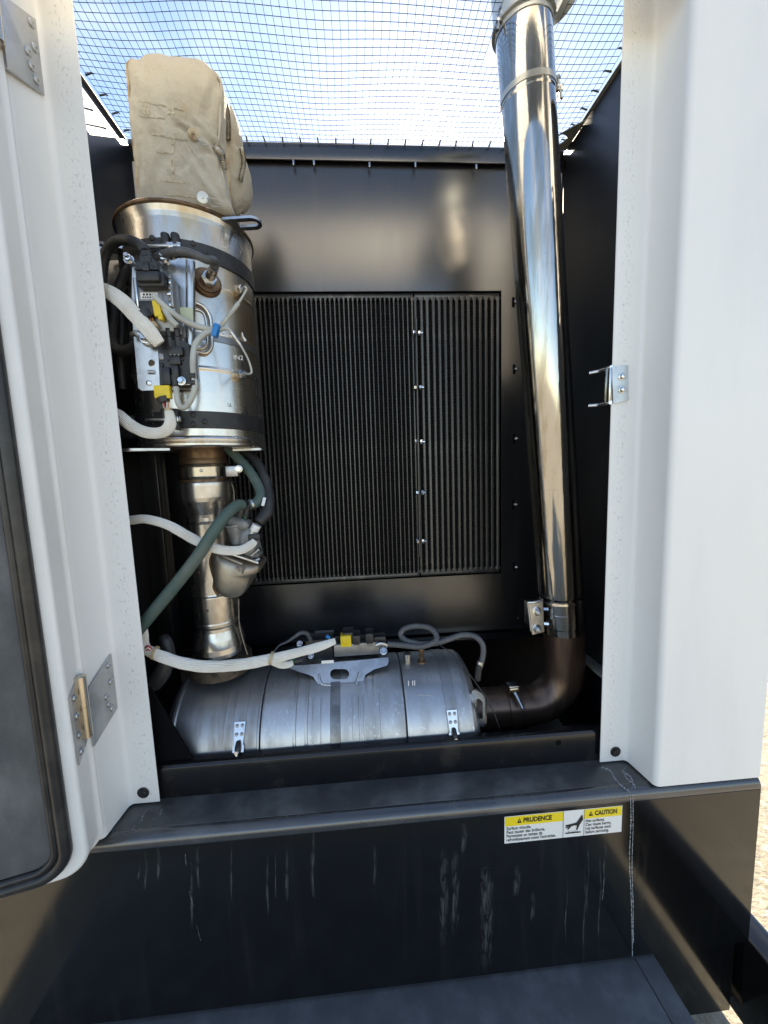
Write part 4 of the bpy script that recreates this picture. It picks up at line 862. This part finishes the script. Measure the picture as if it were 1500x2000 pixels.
# dosing injector on top of the hood
inj = thing('dosing_injector', at(480, 1080, .925), 'grey dosing injector with hose stubs on the mixing pipe hood', 'injector')
YI = .915
FA, FB = at(452, 1079, YI-.02), at(507, 1098, YI-.02)
box('flange', (FA+FB)/2+V((0, .014, -.001)), ((FB-FA).length, .05, .006), 'pipe_steel', inj, Matrix.Rotation(math.atan2(FA.z-FB.z, FB.x-FA.x), 3, 'Y'), .002)
puffy('injector_body', [(468, 1034), (486, 1030), (497, 1048), (503, 1066), (506, 1088), (488, 1088), (468, 1078), (458, 1062)], YI-.012, YI+.02, .012, 'clear_plastic', inj, 2, 48, .85, .0008)
puffy('connector_shell', [(445, 1011), (462, 1010), (482, 1018), (485, 1029), (476, 1035), (458, 1033), (444, 1025)], YI-.024, YI+.012, .008, 'clear_plastic', inj, 4, 48, .85, .0006)
lathe('clear_cup', [(0, -.02), (.011, -.02), (.014, .0), (.016, .018), (.019, .02), (.019, .024), (0, .024)], at(460, 1045, YI-.018), (-.1, 0, 1), 'clear_plastic', inj, 24)
tube('stud', [at(492, 1085, YI-.02), at(508, 1072, YI-.024)], .0058, 'galvanised', inj, 10, 2); tube('stud', [at(494, 1096, YI-.02), at(508, 1091, YI-.022)], .0035, 'galvanised', inj, 8, 2)
tube('coolant_stub', [at(464, 1020, YI-.012), at(468, 1002, YI-.014), at(471, 992, YI-.014)], [.012, .011, .0095], 'plastic_black', inj, 14, 4)
tube('coolant_stub', [at(478, 1016, YI-.004), at(481, 998, YI-.004), at(486, 984, YI-.004)], [.0085, .008, .008], 'plastic_black', inj, 14, 4)
for y in (994, 1000, 1006): tube('stub_ring', [at(480.5, y, YI-.004), at(480.3, y+1.6, YI-.004)], .0105, 'plastic_black', inj, 14, 2)
tube('green_clip', [at(475, 1006, YI-.016), at(479, 1012, YI-.02), at(476, 1016, YI-.018)], .0015, 'plastic_green', inj, 6, 4)
tube('fluid_fitting', [at(490, 1046, YI-.012), at(496, 1036, YI-.012)], .008, 'washer_pale', inj, 12, 2); tube('fluid_fitting', [at(496, 1036, YI-.012), at(502, 1025, YI-.012)], .0105, 'label_white', inj, 14, 2)
pxbox('plug', 484, 1044, 508, 1056, YI-.03, .025, 'plastic_black', inj, .003)
tube('boss', [at(484, 1052, YI-.012), at(503, 1044, YI-.012)], .0085, 'clear_plastic', inj, 12, 3)

cable('green_hose', [(474, 986, .895), (462, 988, .880), (440, 1008, .855), (416, 1040, .838), (385, 1088, .832), (345, 1140, .832), (305, 1188, .834), (262, 1240, .838)], [.0118, .0125, .0125, .0128, .013, .0132, .0134, .0134], 'green_hose', 'long straight green coolant hose running down to the left post', 'hose')
cable('green_hose', [(441, 872, 1.0), (462, 892, .985), (487, 920, .965), (505, 950, .945), (509, 968, .93), (500, 982, .92), (486, 986, .912)], .0118, 'green_hose', 'short curved green coolant hose arching beside the radiator', 'hose')
hc_ = tube('hose_clamp', [at(494, 984, .915), at(490, 985.5, .913)], .0132, 'galvanised', None, 16, 2); tag(hc_, 'small steel hose clamp on the short green hose end', 'clamp')
cable('black_hose', [(448, 872, 1.03), (480, 884, 1.01), (505, 908, .985), (521, 945, .955), (526, 980, .93), (520, 1002, .918), (505, 1020, .905)], [.0115, .0115, .0115, .0115, .0125, .0155, .012], 'rubber_hose', 'black corrugated fluid hose with thick boot above the injector', 'hose')
o = tube('hose_tag', [at(517, 972, .917), at(513, 988, .907)], .004, 'label_white', None, 6, 2, False, .3); tag(o, 'small white tag on the black hose boot', 'tag')
cable('wire_sleeve', [(232, 1012, .872), (254, 1016, .868), (285, 1014, .862), (325, 1024, .857), (365, 1046, .855), (405, 1066, .857), (440, 1075, .862), (470, 1074, .87), (490, 1064, .88), (498, 1056, .885)], [.0105, .0108, .011, .0112, .0115, .0115, .0115, .0112, .0105, .008], 'white_sleeve', 'white braided sleeve sagging across the mixing pipe to the injector', 'sleeve')

# ================================================================== lying exhaust canister
LY, LZ, LR = 1.0, -.683, .164
lyc = thing('exhaust_canister', V((-.10, LY, LZ-LR)), 'dusty grey steel exhaust canister lying behind the sill', 'canister')
def lx(x, y=1420): return on_lie(x, y, LR)[0].x
AX = V((1, 0, 0)); LO = V((0, LY, LZ))
xl_, xg, xh, xr_ = -.478, lx(508), lx(795), .276
def lbead(x, h=.0022, w=.004, r=LR): return [(r, x-w), (r+h, x-w*.3), (r+h, x+w*.3), (r, x+w)]
def lgroove(x, h=.004, w=.003, r=LR): return [(r, x-w), (r-h, x-w*.4), (r-h, x+w*.4), (r, x+w)]
rl = LR-.004
lathe('end_shell', [(0, xl_-.006), (.09, xl_-.006), (.13, xl_-.003), (.150, xl_+.006), (rl-.003, xl_+.014), (rl, xl_+.018), (rl+.003, xl_+.021), (rl+.003, xl_+.027), (rl, xl_+.030)] + lbead(lx(437), .0006, .002, rl) + [(rl, xg-.008), (rl+.003, xg-.006), (rl+.003, xg-.002), (rl-.006, xg)], LO, AX, 'lower_steel_dark', lyc, 96)
pr_ = [(LR-.012, xg), (LR-.001, xg+.002), (LR, xg+.006)]
for xx in (575, 598): pr_ += lgroove(lx(xx), .0018, .004)
pr_ += lgroove(lx(718), .0012, .003)+lgroove(lx(733), .0012, .003)+[(LR, xh-.006), (LR-.001, xh-.003), (LR-.010, xh)]
lathe('middle_shell', pr_, LO, AX, 'lower_steel', lyc, 96)
lathe('end_shell', [(LR-.010, xh), (LR-.002, xh+.002), (LR-.001, xh+.006), (LR-.001, xr_-.030), (LR-.003, xr_-.018), (LR-.010, xr_-.008), (LR-.022, xr_-.001), (LR-.03, xr_+.003), (.0585, xr_+.006), (.0585, xr_-.01)], LO, AX, 'lower_steel', lyc, 96)
# pressed vertical ribs of the middle shell
for xx in (611, 627, 690, 703, 712, 745):
    X = lx(xx); pts = [V((X, LY+math.cos(a)*(LR-.0004), LZ+math.sin(a)*(LR-.0004))) for a in [math.radians(t) for t in range(128, 215, 8)]]
    tube('pressed_rib', pts, .0022, 'lower_steel', lyc, 6, 3)
# straps
ring('strap', LR+.0004, LR+.0016, .024, V((lx(655), LY, LZ)), AX, 'band_steel', lyc, 96)
for xx, Rr in ((466, rl), (886, LR-.001)):
    X = lx(xx); sb = ring('strap', Rr+.0003, Rr+.0016, .029, V((X, LY, LZ)), AX, 'lower_steel_dark', lyc, 96)
    yy = 1432 if xx < 500 else 1408
    p, n = on_lie(xx+(2 if xx < 500 else -2), yy, Rr+.0016); fo, fu, fv, fw = frame(p, n)
    plate('latch_plate', [[(-.0125, -.05), (-.0125, -.026), (-.010, -.022), (-.0125, .024), (.0125, .024), (.010, -.022), (.0125, -.026), (.0125, -.05), (.007, -.054), (.006, -.030), (-.006, -.030), (-.007, -.054)]], p, fu, fv, fw, .003, 'bright_zinc', sb)
    for a, b in ((-.006, .016), (.006, .016), (-.006, -.002), (.006, -.002)): bolt(p+fu*a+fv*b+fw*.003, fw, sb, 'rivet', 'rivet', 'band_steel', .0042, .0012)
    tube('latch_hook', [p+fv*-.016+fw*.004, p+fv*-.03+fw*.009, p+fv*-.046+fw*.008], [.005, .0062, .004], 'band_black', sb, 10, 4)
    lathe('latch_pin', [(0, -.016), (.004, -.016), (.004, .016), (0, .016)], p+fv*-.050+fw*.006, fu, 'galvanised', sb, 10)
    tube('latch_rod', [p+fv*-.036+fw*.013, p+fv*-.052+fw*.011, p+fv*-.066+fw*.008], .0028, 'bright_zinc', sb, 8, 4); bolt(p+fv*-.037+fw*.012, fw-fv*.3, sb, 'latch_nut', 'hex', 'bright_zinc', .005, .005)
# lifting eye at the right end
ep = V((xr_+.001, LY-.108, LZ+.085)); 
plate('lifting_eye', [rrect(-.024, -.045, .016, .045, .015, 5), rrect(-.010, -.026, .009, .026, .008, 4)], ep+V((.002, -.02, 0)), V((.62, -.78, 0)), UZ, V((.78, .62, 0)), .006, 'galvanised', lyc)
# sensor bosses on top
for xx, yt in ((795, 1290), (822, 1285)):
    X = at(xx, 1285, .99).x; o_ = V((X, LY-.02, LZ+LR-.004))
    if xx < 800: lathe('sensor_boss', [(0, 0), (.010, 0), (.010, .016), (.0085, .018), (.0085, .019), (.0105, .02), (.0105, .027), (.009, .029), (0, .029)], o_, (0, -.1, 1), 'steel', lyc, 20)
    else: lathe('sensor_boss', [(0, 0), (.013, 0), (.011, .004), (.0055, .007), (.005, .03), (.0085, .031), (.0085, .04), (.006, .042), (.006, .052), (0, .053)], o_, (0, -.05, 1), 'rust', lyc, 20)
# stamped carrier plate lying on the upper front of the canister
q0, qn = on_lie(655, 1320, LR+.006); qn = V((0, -.80, .60)).normalized()
def cp(x, y):
    p_ = onplane(x, y, q0, qn); return p_
fo, fu, fv, fw = frame(q0, qn)
def uv(x, y): p_ = cp(x, y)-q0; return (p_.dot(fu), p_.dot(fv))
outl = [(565, 1300), (567, 1306), (585, 1313), (600, 1317), (612, 1322), (618, 1332), (628, 1342), (640, 1346), (690, 1345), (703, 1340), (710, 1328), (714, 1318), (730, 1308), (756, 1300), (759, 1292), (758, 1284), (700, 1290), (640, 1295), (590, 1300)]
cpl = plate('carrier_plate', [[uv(*a) for a in outl], [uv(*a) for a in rrect(645, 1307, 682, 1327, 9.5, 5)]], q0, fu, fv, fw, .003, 'galvanised', lyc)
tube('carrier_rib', [cp(x, y)+fw*.003 for x, y in ((623, 1316), (626, 1330), (636, 1338), (690, 1337), (697, 1330), (702, 1313))], .0032, 'galvanised', cpl, 8, 6)
zc_ = cp(655, 1297).z
shelf_y = cp(655, 1297).y
bm = bmesh.new(); a, b = at(567, 1301, shelf_y).x, at(759, 1287, shelf_y).x
bm_plate(bm, [[(a, shelf_y), (b, shelf_y), (b, shelf_y+.11), (a+.02, shelf_y+.11)]], V((0, 0, zc_-.001)), UX, V((0, 1, 0)), UZ, .003); finish('carrier_shelf', bm, 'galvanised', cpl)
pxbox('sticker', 628, 1290, 652, 1303, shelf_y-.001, .0006, 'label_white', cpl, .0002)
text_part('stamped_mark', 'I II', .02, on_lie(796, 1340, LR+.0005)[0], UX, UZ, 'label_white', lyc)
for x0_, y0_, x1_, y1_ in ((815, 1358, 845, 1359),):
    P = [on_lie(x0_+(x1_-x0_)*k/6, y0_+(y1_-y0_)*k/6, LR+.0006)[0] for k in range(7)]; ribbon('scuff_mark', P, [V((0, -.003, .006))]*7, V((0, 0, 0)), 'mineral_stain', lyc)

# electronics on the carrier shelf
m2 = thing('sensor_module', V((.0, shelf_y+.05, zc_)), 'flat grey sensor module with yellow lock plug on the lying canister', 'module')
ym = shelf_y+.02
pxbox('module_case', 652, 1257, 742, 1281, ym, .055, 'module_grey', m2, .003); pxbox('module_cap', 655, 1255, 738, 1262, ym+.004, .045, 'plastic_black', m2, .002)
pxbox('plug_lock', 665, 1243, 686, 1264, ym-.006, .03, 'plastic_yellow', m2, .002); pxbox('plug_body', 669, 1236, 690, 1262, ym+.004, .04, 'plastic_black', m2, .003); pxbox('plug_body', 688, 1242, 704, 1264, ym, .04, 'plastic_black', m2, .003)
pxbox('plug_body', 714, 1238, 730, 1264, ym, .04, 'plastic_black', m2, .003); pxbox('plug_body', 730, 1244, 754, 1256, ym+.004, .03, 'plastic_black', m2, .004)
bolt(at(749, 1271, ym-.004), (0, -.8, .6), m2, 'bolt', 'hex', 'bright_zinc', .0075, .008, .010)
tube('clip_band', [at(735, 1262, ym-.004), at(745, 1258, ym-.006), at(757, 1262, ym-.002)], .005, 'galvanised', m2, 8, 4, False, .4)
m3 = thing('sensor_module', at(600, 1280, ym+.02), 'small black sensor box with green round plug on the lying canister', 'module')
pxbox('module_case', 597, 1250, 650, 1290, ym+.012, .05, 'plastic_black', m3, .003); pxbox('module_cap', 612, 1246, 650, 1252, ym+.03, .05, 'module_grey', m3, .001)
tube('round_plug', [at(590, 1288, ym+.004), at(574, 1291, ym-.002)], [.013, .014], 'plastic_black', m3, 16, 2); tube('round_plug_core', [at(575, 1291, ym-.002), at(570, 1292, ym-.004)], .009, 'plastic_green', m3, 12, 2)
pxbox('plug_lock', 577, 1275, 590, 1280, ym-.006, .014, 'plastic_yellow', m3, .001); bolt(at(585, 1257, ym+.02), (0, -.7, .7), m3, 'bolt', 'hex', 'bright_zinc', .006, .006, .008); bolt(at(607, 1281, ym), (0, -.7, .7), m3, 'bolt', 'hex', 'bright_zinc', .006, .006, .008)
tube('blue_clip', [at(637, 1242, ym+.02), at(644, 1246, ym+.02)], .005, 'plastic_blue', m3, 8, 2)
cable('sensor_lead', [(533, 1276, .92), (545, 1261, .925), (560, 1254, .93), (575, 1244, .935), (588, 1236, .94), (600, 1238, .95), (607, 1252, .96)], [.0022, .0022, .0028, .004, .005, .005, .005], 'grey_loom', 'thin grey sensor lead hooping over beside the small black sensor box', 'cable')
cable('wire_sleeve', [(262, 1262, .845), (288, 1270, .845), (318, 1283, .845), (360, 1296, .85), (410, 1302, .858), (470, 1298, .868), (530, 1287, .876), (575, 1276, .885), (620, 1264, .895), (655, 1252, .905)], [.011, .0125, .014, .0145, .0148, .0148, .0142, .0125, .0125, .0085], 'white_sleeve', 'long white braided sleeve across the foot of the mixing pipe', 'sleeve', .85)
cable('wire_sleeve', [(528, 1290, .882), (548, 1297, .885), (562, 1298, .888), (572, 1294, .892)], [.009, .0105, .009, .0065], 'white_sleeve', 'short white sleeve branch to the green round plug', 'sleeve')
cable('wire_sleeve', [(274, 1210, .85), (280, 1235, .85), (282, 1255, .848), (288, 1268, .846)], [.009, .0105, .010, .0085], 'white_sleeve', 'short white sleeve hanging beside the left post near green hose', 'sleeve')
for i, (x, y, r_, l_) in enumerate(((303, 1275, .0148, 'tan cable tie on the long white sleeve next to the left post'), (530, 1285, .0152, 'tan cable tie at the fork of the long white sleeve'))):
    o = tube('cable_tie', [at(x-2.5, y-.5, .8475 if i == 0 else .876), at(x+2.5, y+.5, .8475 if i == 0 else .876)], r_, 'tape_tan', None, 16, 2); tag(o, l_, 'cable tie')
for k in range(3): o = tube('red_lead', [at(284, 1266+k*4, .84), at(290, 1262+k*3, .838), at(298, 1270+k*2, .842)], .0022, 'red_wire' if k != 1 else 'label_white', None, 8, 5); tag(o, ('thin red wire above the white one by the left post', 'thin white wire between two red ones by the left post', 'thin red wire below the white one by the left post')[k], 'wire')
dh = cable('black_hose', [(300, 1335, .885), (318, 1312, .885), (328, 1280, .89), (324, 1252, .895), (316, 1245, .9)], [.02, .019, .016, .013, .009], 'rubber_hose', 'dark hose bend in the shadow at the lower left', 'hose')
cable('sensor_lead', [(757, 1258, .90), (785, 1260, .895), (820, 1263, .89), (848, 1254, .89), (852, 1240, .90), (838, 1226, .92), (812, 1223, .93), (790, 1228, .93), (783, 1240, .925), (795, 1252, .91), (820, 1258, .90)], .0068, 'grey_loom', 'dark grey sensor lead coiled in a loop on the lying canister', 'cable')
cable('sensor_lead', [(820, 1258, .90), (852, 1256, .892), (872, 1250, .89), (900, 1241, .89), (925, 1242, .885), (941, 1256, .88), (944, 1275, .875), (939, 1298, .87), (936, 1306, .868)], .0068, 'grey_loom', 'dark grey sensor lead bending down at the right end of the canister', 'cable')
o = tube('sensor_probe', [at(937, 1298, .869), at(935, 1306, .868), at(933, 1328, .868)], [.0078, .0078, .0068], 'band_black', None, 12, 3); tag(o, 'black probe end above the lifting eye of the lying canister', 'sensor')
o = tube('probe_ferrule', [at(938.5, 1292, .870), at(937, 1300, .869)], .0079, 'galvanised', None, 14, 2); tag(o, 'steel ferrule on the hanging sensor lead', 'ferrule')
cable('tie_wire', [(856, 1258, .885), (880, 1275, .872), (905, 1302, .865), (930, 1335, .86), (950, 1365, .86), (968, 1400, .86), (980, 1438, .86)], .0013, 'rubber_hose', 'thin black tie running down across the canister end', 'cable', 1, 6)

# ================================================================== exhaust outlet: elbow, clamp and stack
el = thing('exhaust_elbow', V((.5, LY, LZ)), 'brown heat-stained exhaust elbow from lying canister up to the stack', 'pipe')
ER, XE = .0545, .5635
bend = .105; pts = [V((xr_+.002, LY, LZ)), V((.35, LY, LZ)), V((XE-bend-.01, LY, LZ))]+[V((XE-bend+bend*math.sin(math.radians(t)), LY, LZ+bend-bend*math.cos(math.radians(t)))) for t in range(0, 91, 9)]+[V((XE, LY, LZ+bend+.05)), V((XE, LY, -.44))]
tube('elbow_pipe', pts, ER, 'brown_pipe', el, 48, 1)
ring('elbow_bead', ER, ER+.002, .006, V((XE-bend-.035, LY, LZ)), AX, 'brown_pipe', el, 48)
bc = thing('pipe_clamp', V((.40, LY, LZ)), 'rusty band clamp with upright bolt on the brown elbow', 'clamp')
xc = at(1008, 1390, .95).x
ring('clamp_strap', ER+.0003, ER+.003, .030, V((xc, LY, LZ)), AX, 'brown_pipe', bc, 64)
lug_p = V((xc, LY-.030, LZ+ER+.012)); box('clamp_block', lug_p, (.026, .020, .020), 'hinge_pin', bc, None, .003); box('clamp_block', lug_p+V((0, .004, .012)), (.028, .026, .006), 'galvanised', bc, None, .002)
tube('clamp_screw', [lug_p+V((.002, -.008, -.004)), lug_p+V((.010, -.04, -.030))], [.0065, .0045], 'bright_zinc', bc, 10, 2)
SB, ST_ = V((.5600, 1.0, -.462)), V((.4005, .925, .965)); SD = (ST_-SB).normalized(); SLN = (ST_-SB).length; SR = .0575
stk = thing('exhaust_stack', SB, 'tall polished chrome exhaust stack leaning up through the net', 'exhaust pipe')
def sz(y, x=1050): # distance along the stack for a picture row
    lo, hi = 0., SLN
    for _ in range(40):
        m = (lo+hi)/2; p_ = SB+SD*m; cz = p_.dot(CF); yy = 1000-F_PX*p_.dot(CU)/cz
        if yy > y: lo = m
        else: hi = m
    return lo
a = sz(1170); b = sz(1190)
lathe('stack_tube', [(SR-.003, 0), (SR, 0), (SR, sz(1214)-.001), (SR+.0008, sz(1213)), (SR+.0008, sz(1187)), (SR-.0006, sz(1186)), (SR-.0006, sz(1168)), (SR-.0022, sz(1164)), (SR-.0022, sz(1161)), (SR-.0004, sz(1157)), (SR, sz(1150)), (SR, sz(205)), (SR+.001, sz(200)), (SR+.0013, SLN-.004), (SR, SLN), (SR-.003, SLN), (SR-.003, SLN-.1)], SB, SD, 'chrome', stk, 96)
def sring(d, h, r, name, side):
    b_ = ring(name, r, r+.0022, h, SB+SD*d, SD, 'cap_grey', stk, 64)
    u = V((side, -.35, 0)).normalized(); p_ = SB+SD*d+u*(r+.008)
    box('clamp_lug', p_, (.014, .008, .014), 'galvanised', b_, None, .002); tube('clamp_screw', [p_+V((-.004*side, 0, .018)), p_+V((.004*side, 0, -.022))], .0036, 'galvanised', b_, 8, 2); bolt(p_+V((-.004*side, 0, .016)), (-.2*side, 0, 1), b_, 'clamp_nut', 'hex', 'galvanised', .006, .007)
sring(sz(188), .013, SR+.0004, 'clamp_ring', 1)
sring(sz(62), .012, SR+.0010, 'clamp_ring', -1)
rc = thing('rain_cap', ST_, 'grey curved rain elbow on top of the exhaust stack', 'pipe')
top = SB+SD*(sz(60)); sv = SD
tube('cap_bend', [top+SD*.004, top+SD*.05, top+SD*.10+V((.004, .004, 0)), top+SD*.145+V((.03, .02, 0)), top+SD*.17+V((.085, .05, 0)), top+SD*.168+V((.15, .085, 0))], SR+.0045, 'cap_grey', rc, 40, 8)
ring('cap_lip', SR+.002, SR+.0095, .006, top+SD*.006, SD, 'cap_grey', rc, 64)
tube('cap_strap', [top+SD*.01+V((.05, -.03, 0)), top+SD*.05+V((.078, -.03, .01)), top+SD*.10+V((.105, -.02, .02))], [.012, .014, .012], 'cap_grey', rc, 10, 5, False, .35)
# bracket that ties the stack to the back panel
pb = thing('stack_bracket', at(1045, 1205, .99), 'zinc plated bolted bracket holding the foot of the stack', 'bracket')
Yb = .965
pxplate('bracket_plate', [[(1029, 1176), (1060, 1170), (1063, 1234), (1040, 1240), (1036, 1225)]], Yb, .004, 'galvanised', pb)
span('bracket_arm', tuple(at(1036, 1232, Yb)+V((.004, .004, .004))), tuple(at(1058, 1180, Yb)+V((-.006, .05, -.004))), 'galvanised', pb, .002)
for y in (1194, 1228): bolt(at(1048, y, Yb), (.05, -1, 0), pb, 'bolt', 'hex', 'bright_zinc', .010, .009, .013, .008)
for x, y in ((1062, 1190), (1063, 1218)): bolt(at(x, y, Yb+.002), (1, -.6, .1), pb, 'bolt', 'hex', 'bright_zinc', .006, .012)
tube('bracket_edge', [at(1030, 1176, Yb-.003), at(1034, 1205, Yb-.003), at(1037, 1232, Yb-.003)], .003, 'bright_zinc', pb, 8, 4); tube('bracket_edge', [at(1030, 1177, Yb-.003), at(1045, 1176, Yb-.005), at(1060, 1172, Yb-.003)], .0035, 'bright_zinc', pb, 8, 4)
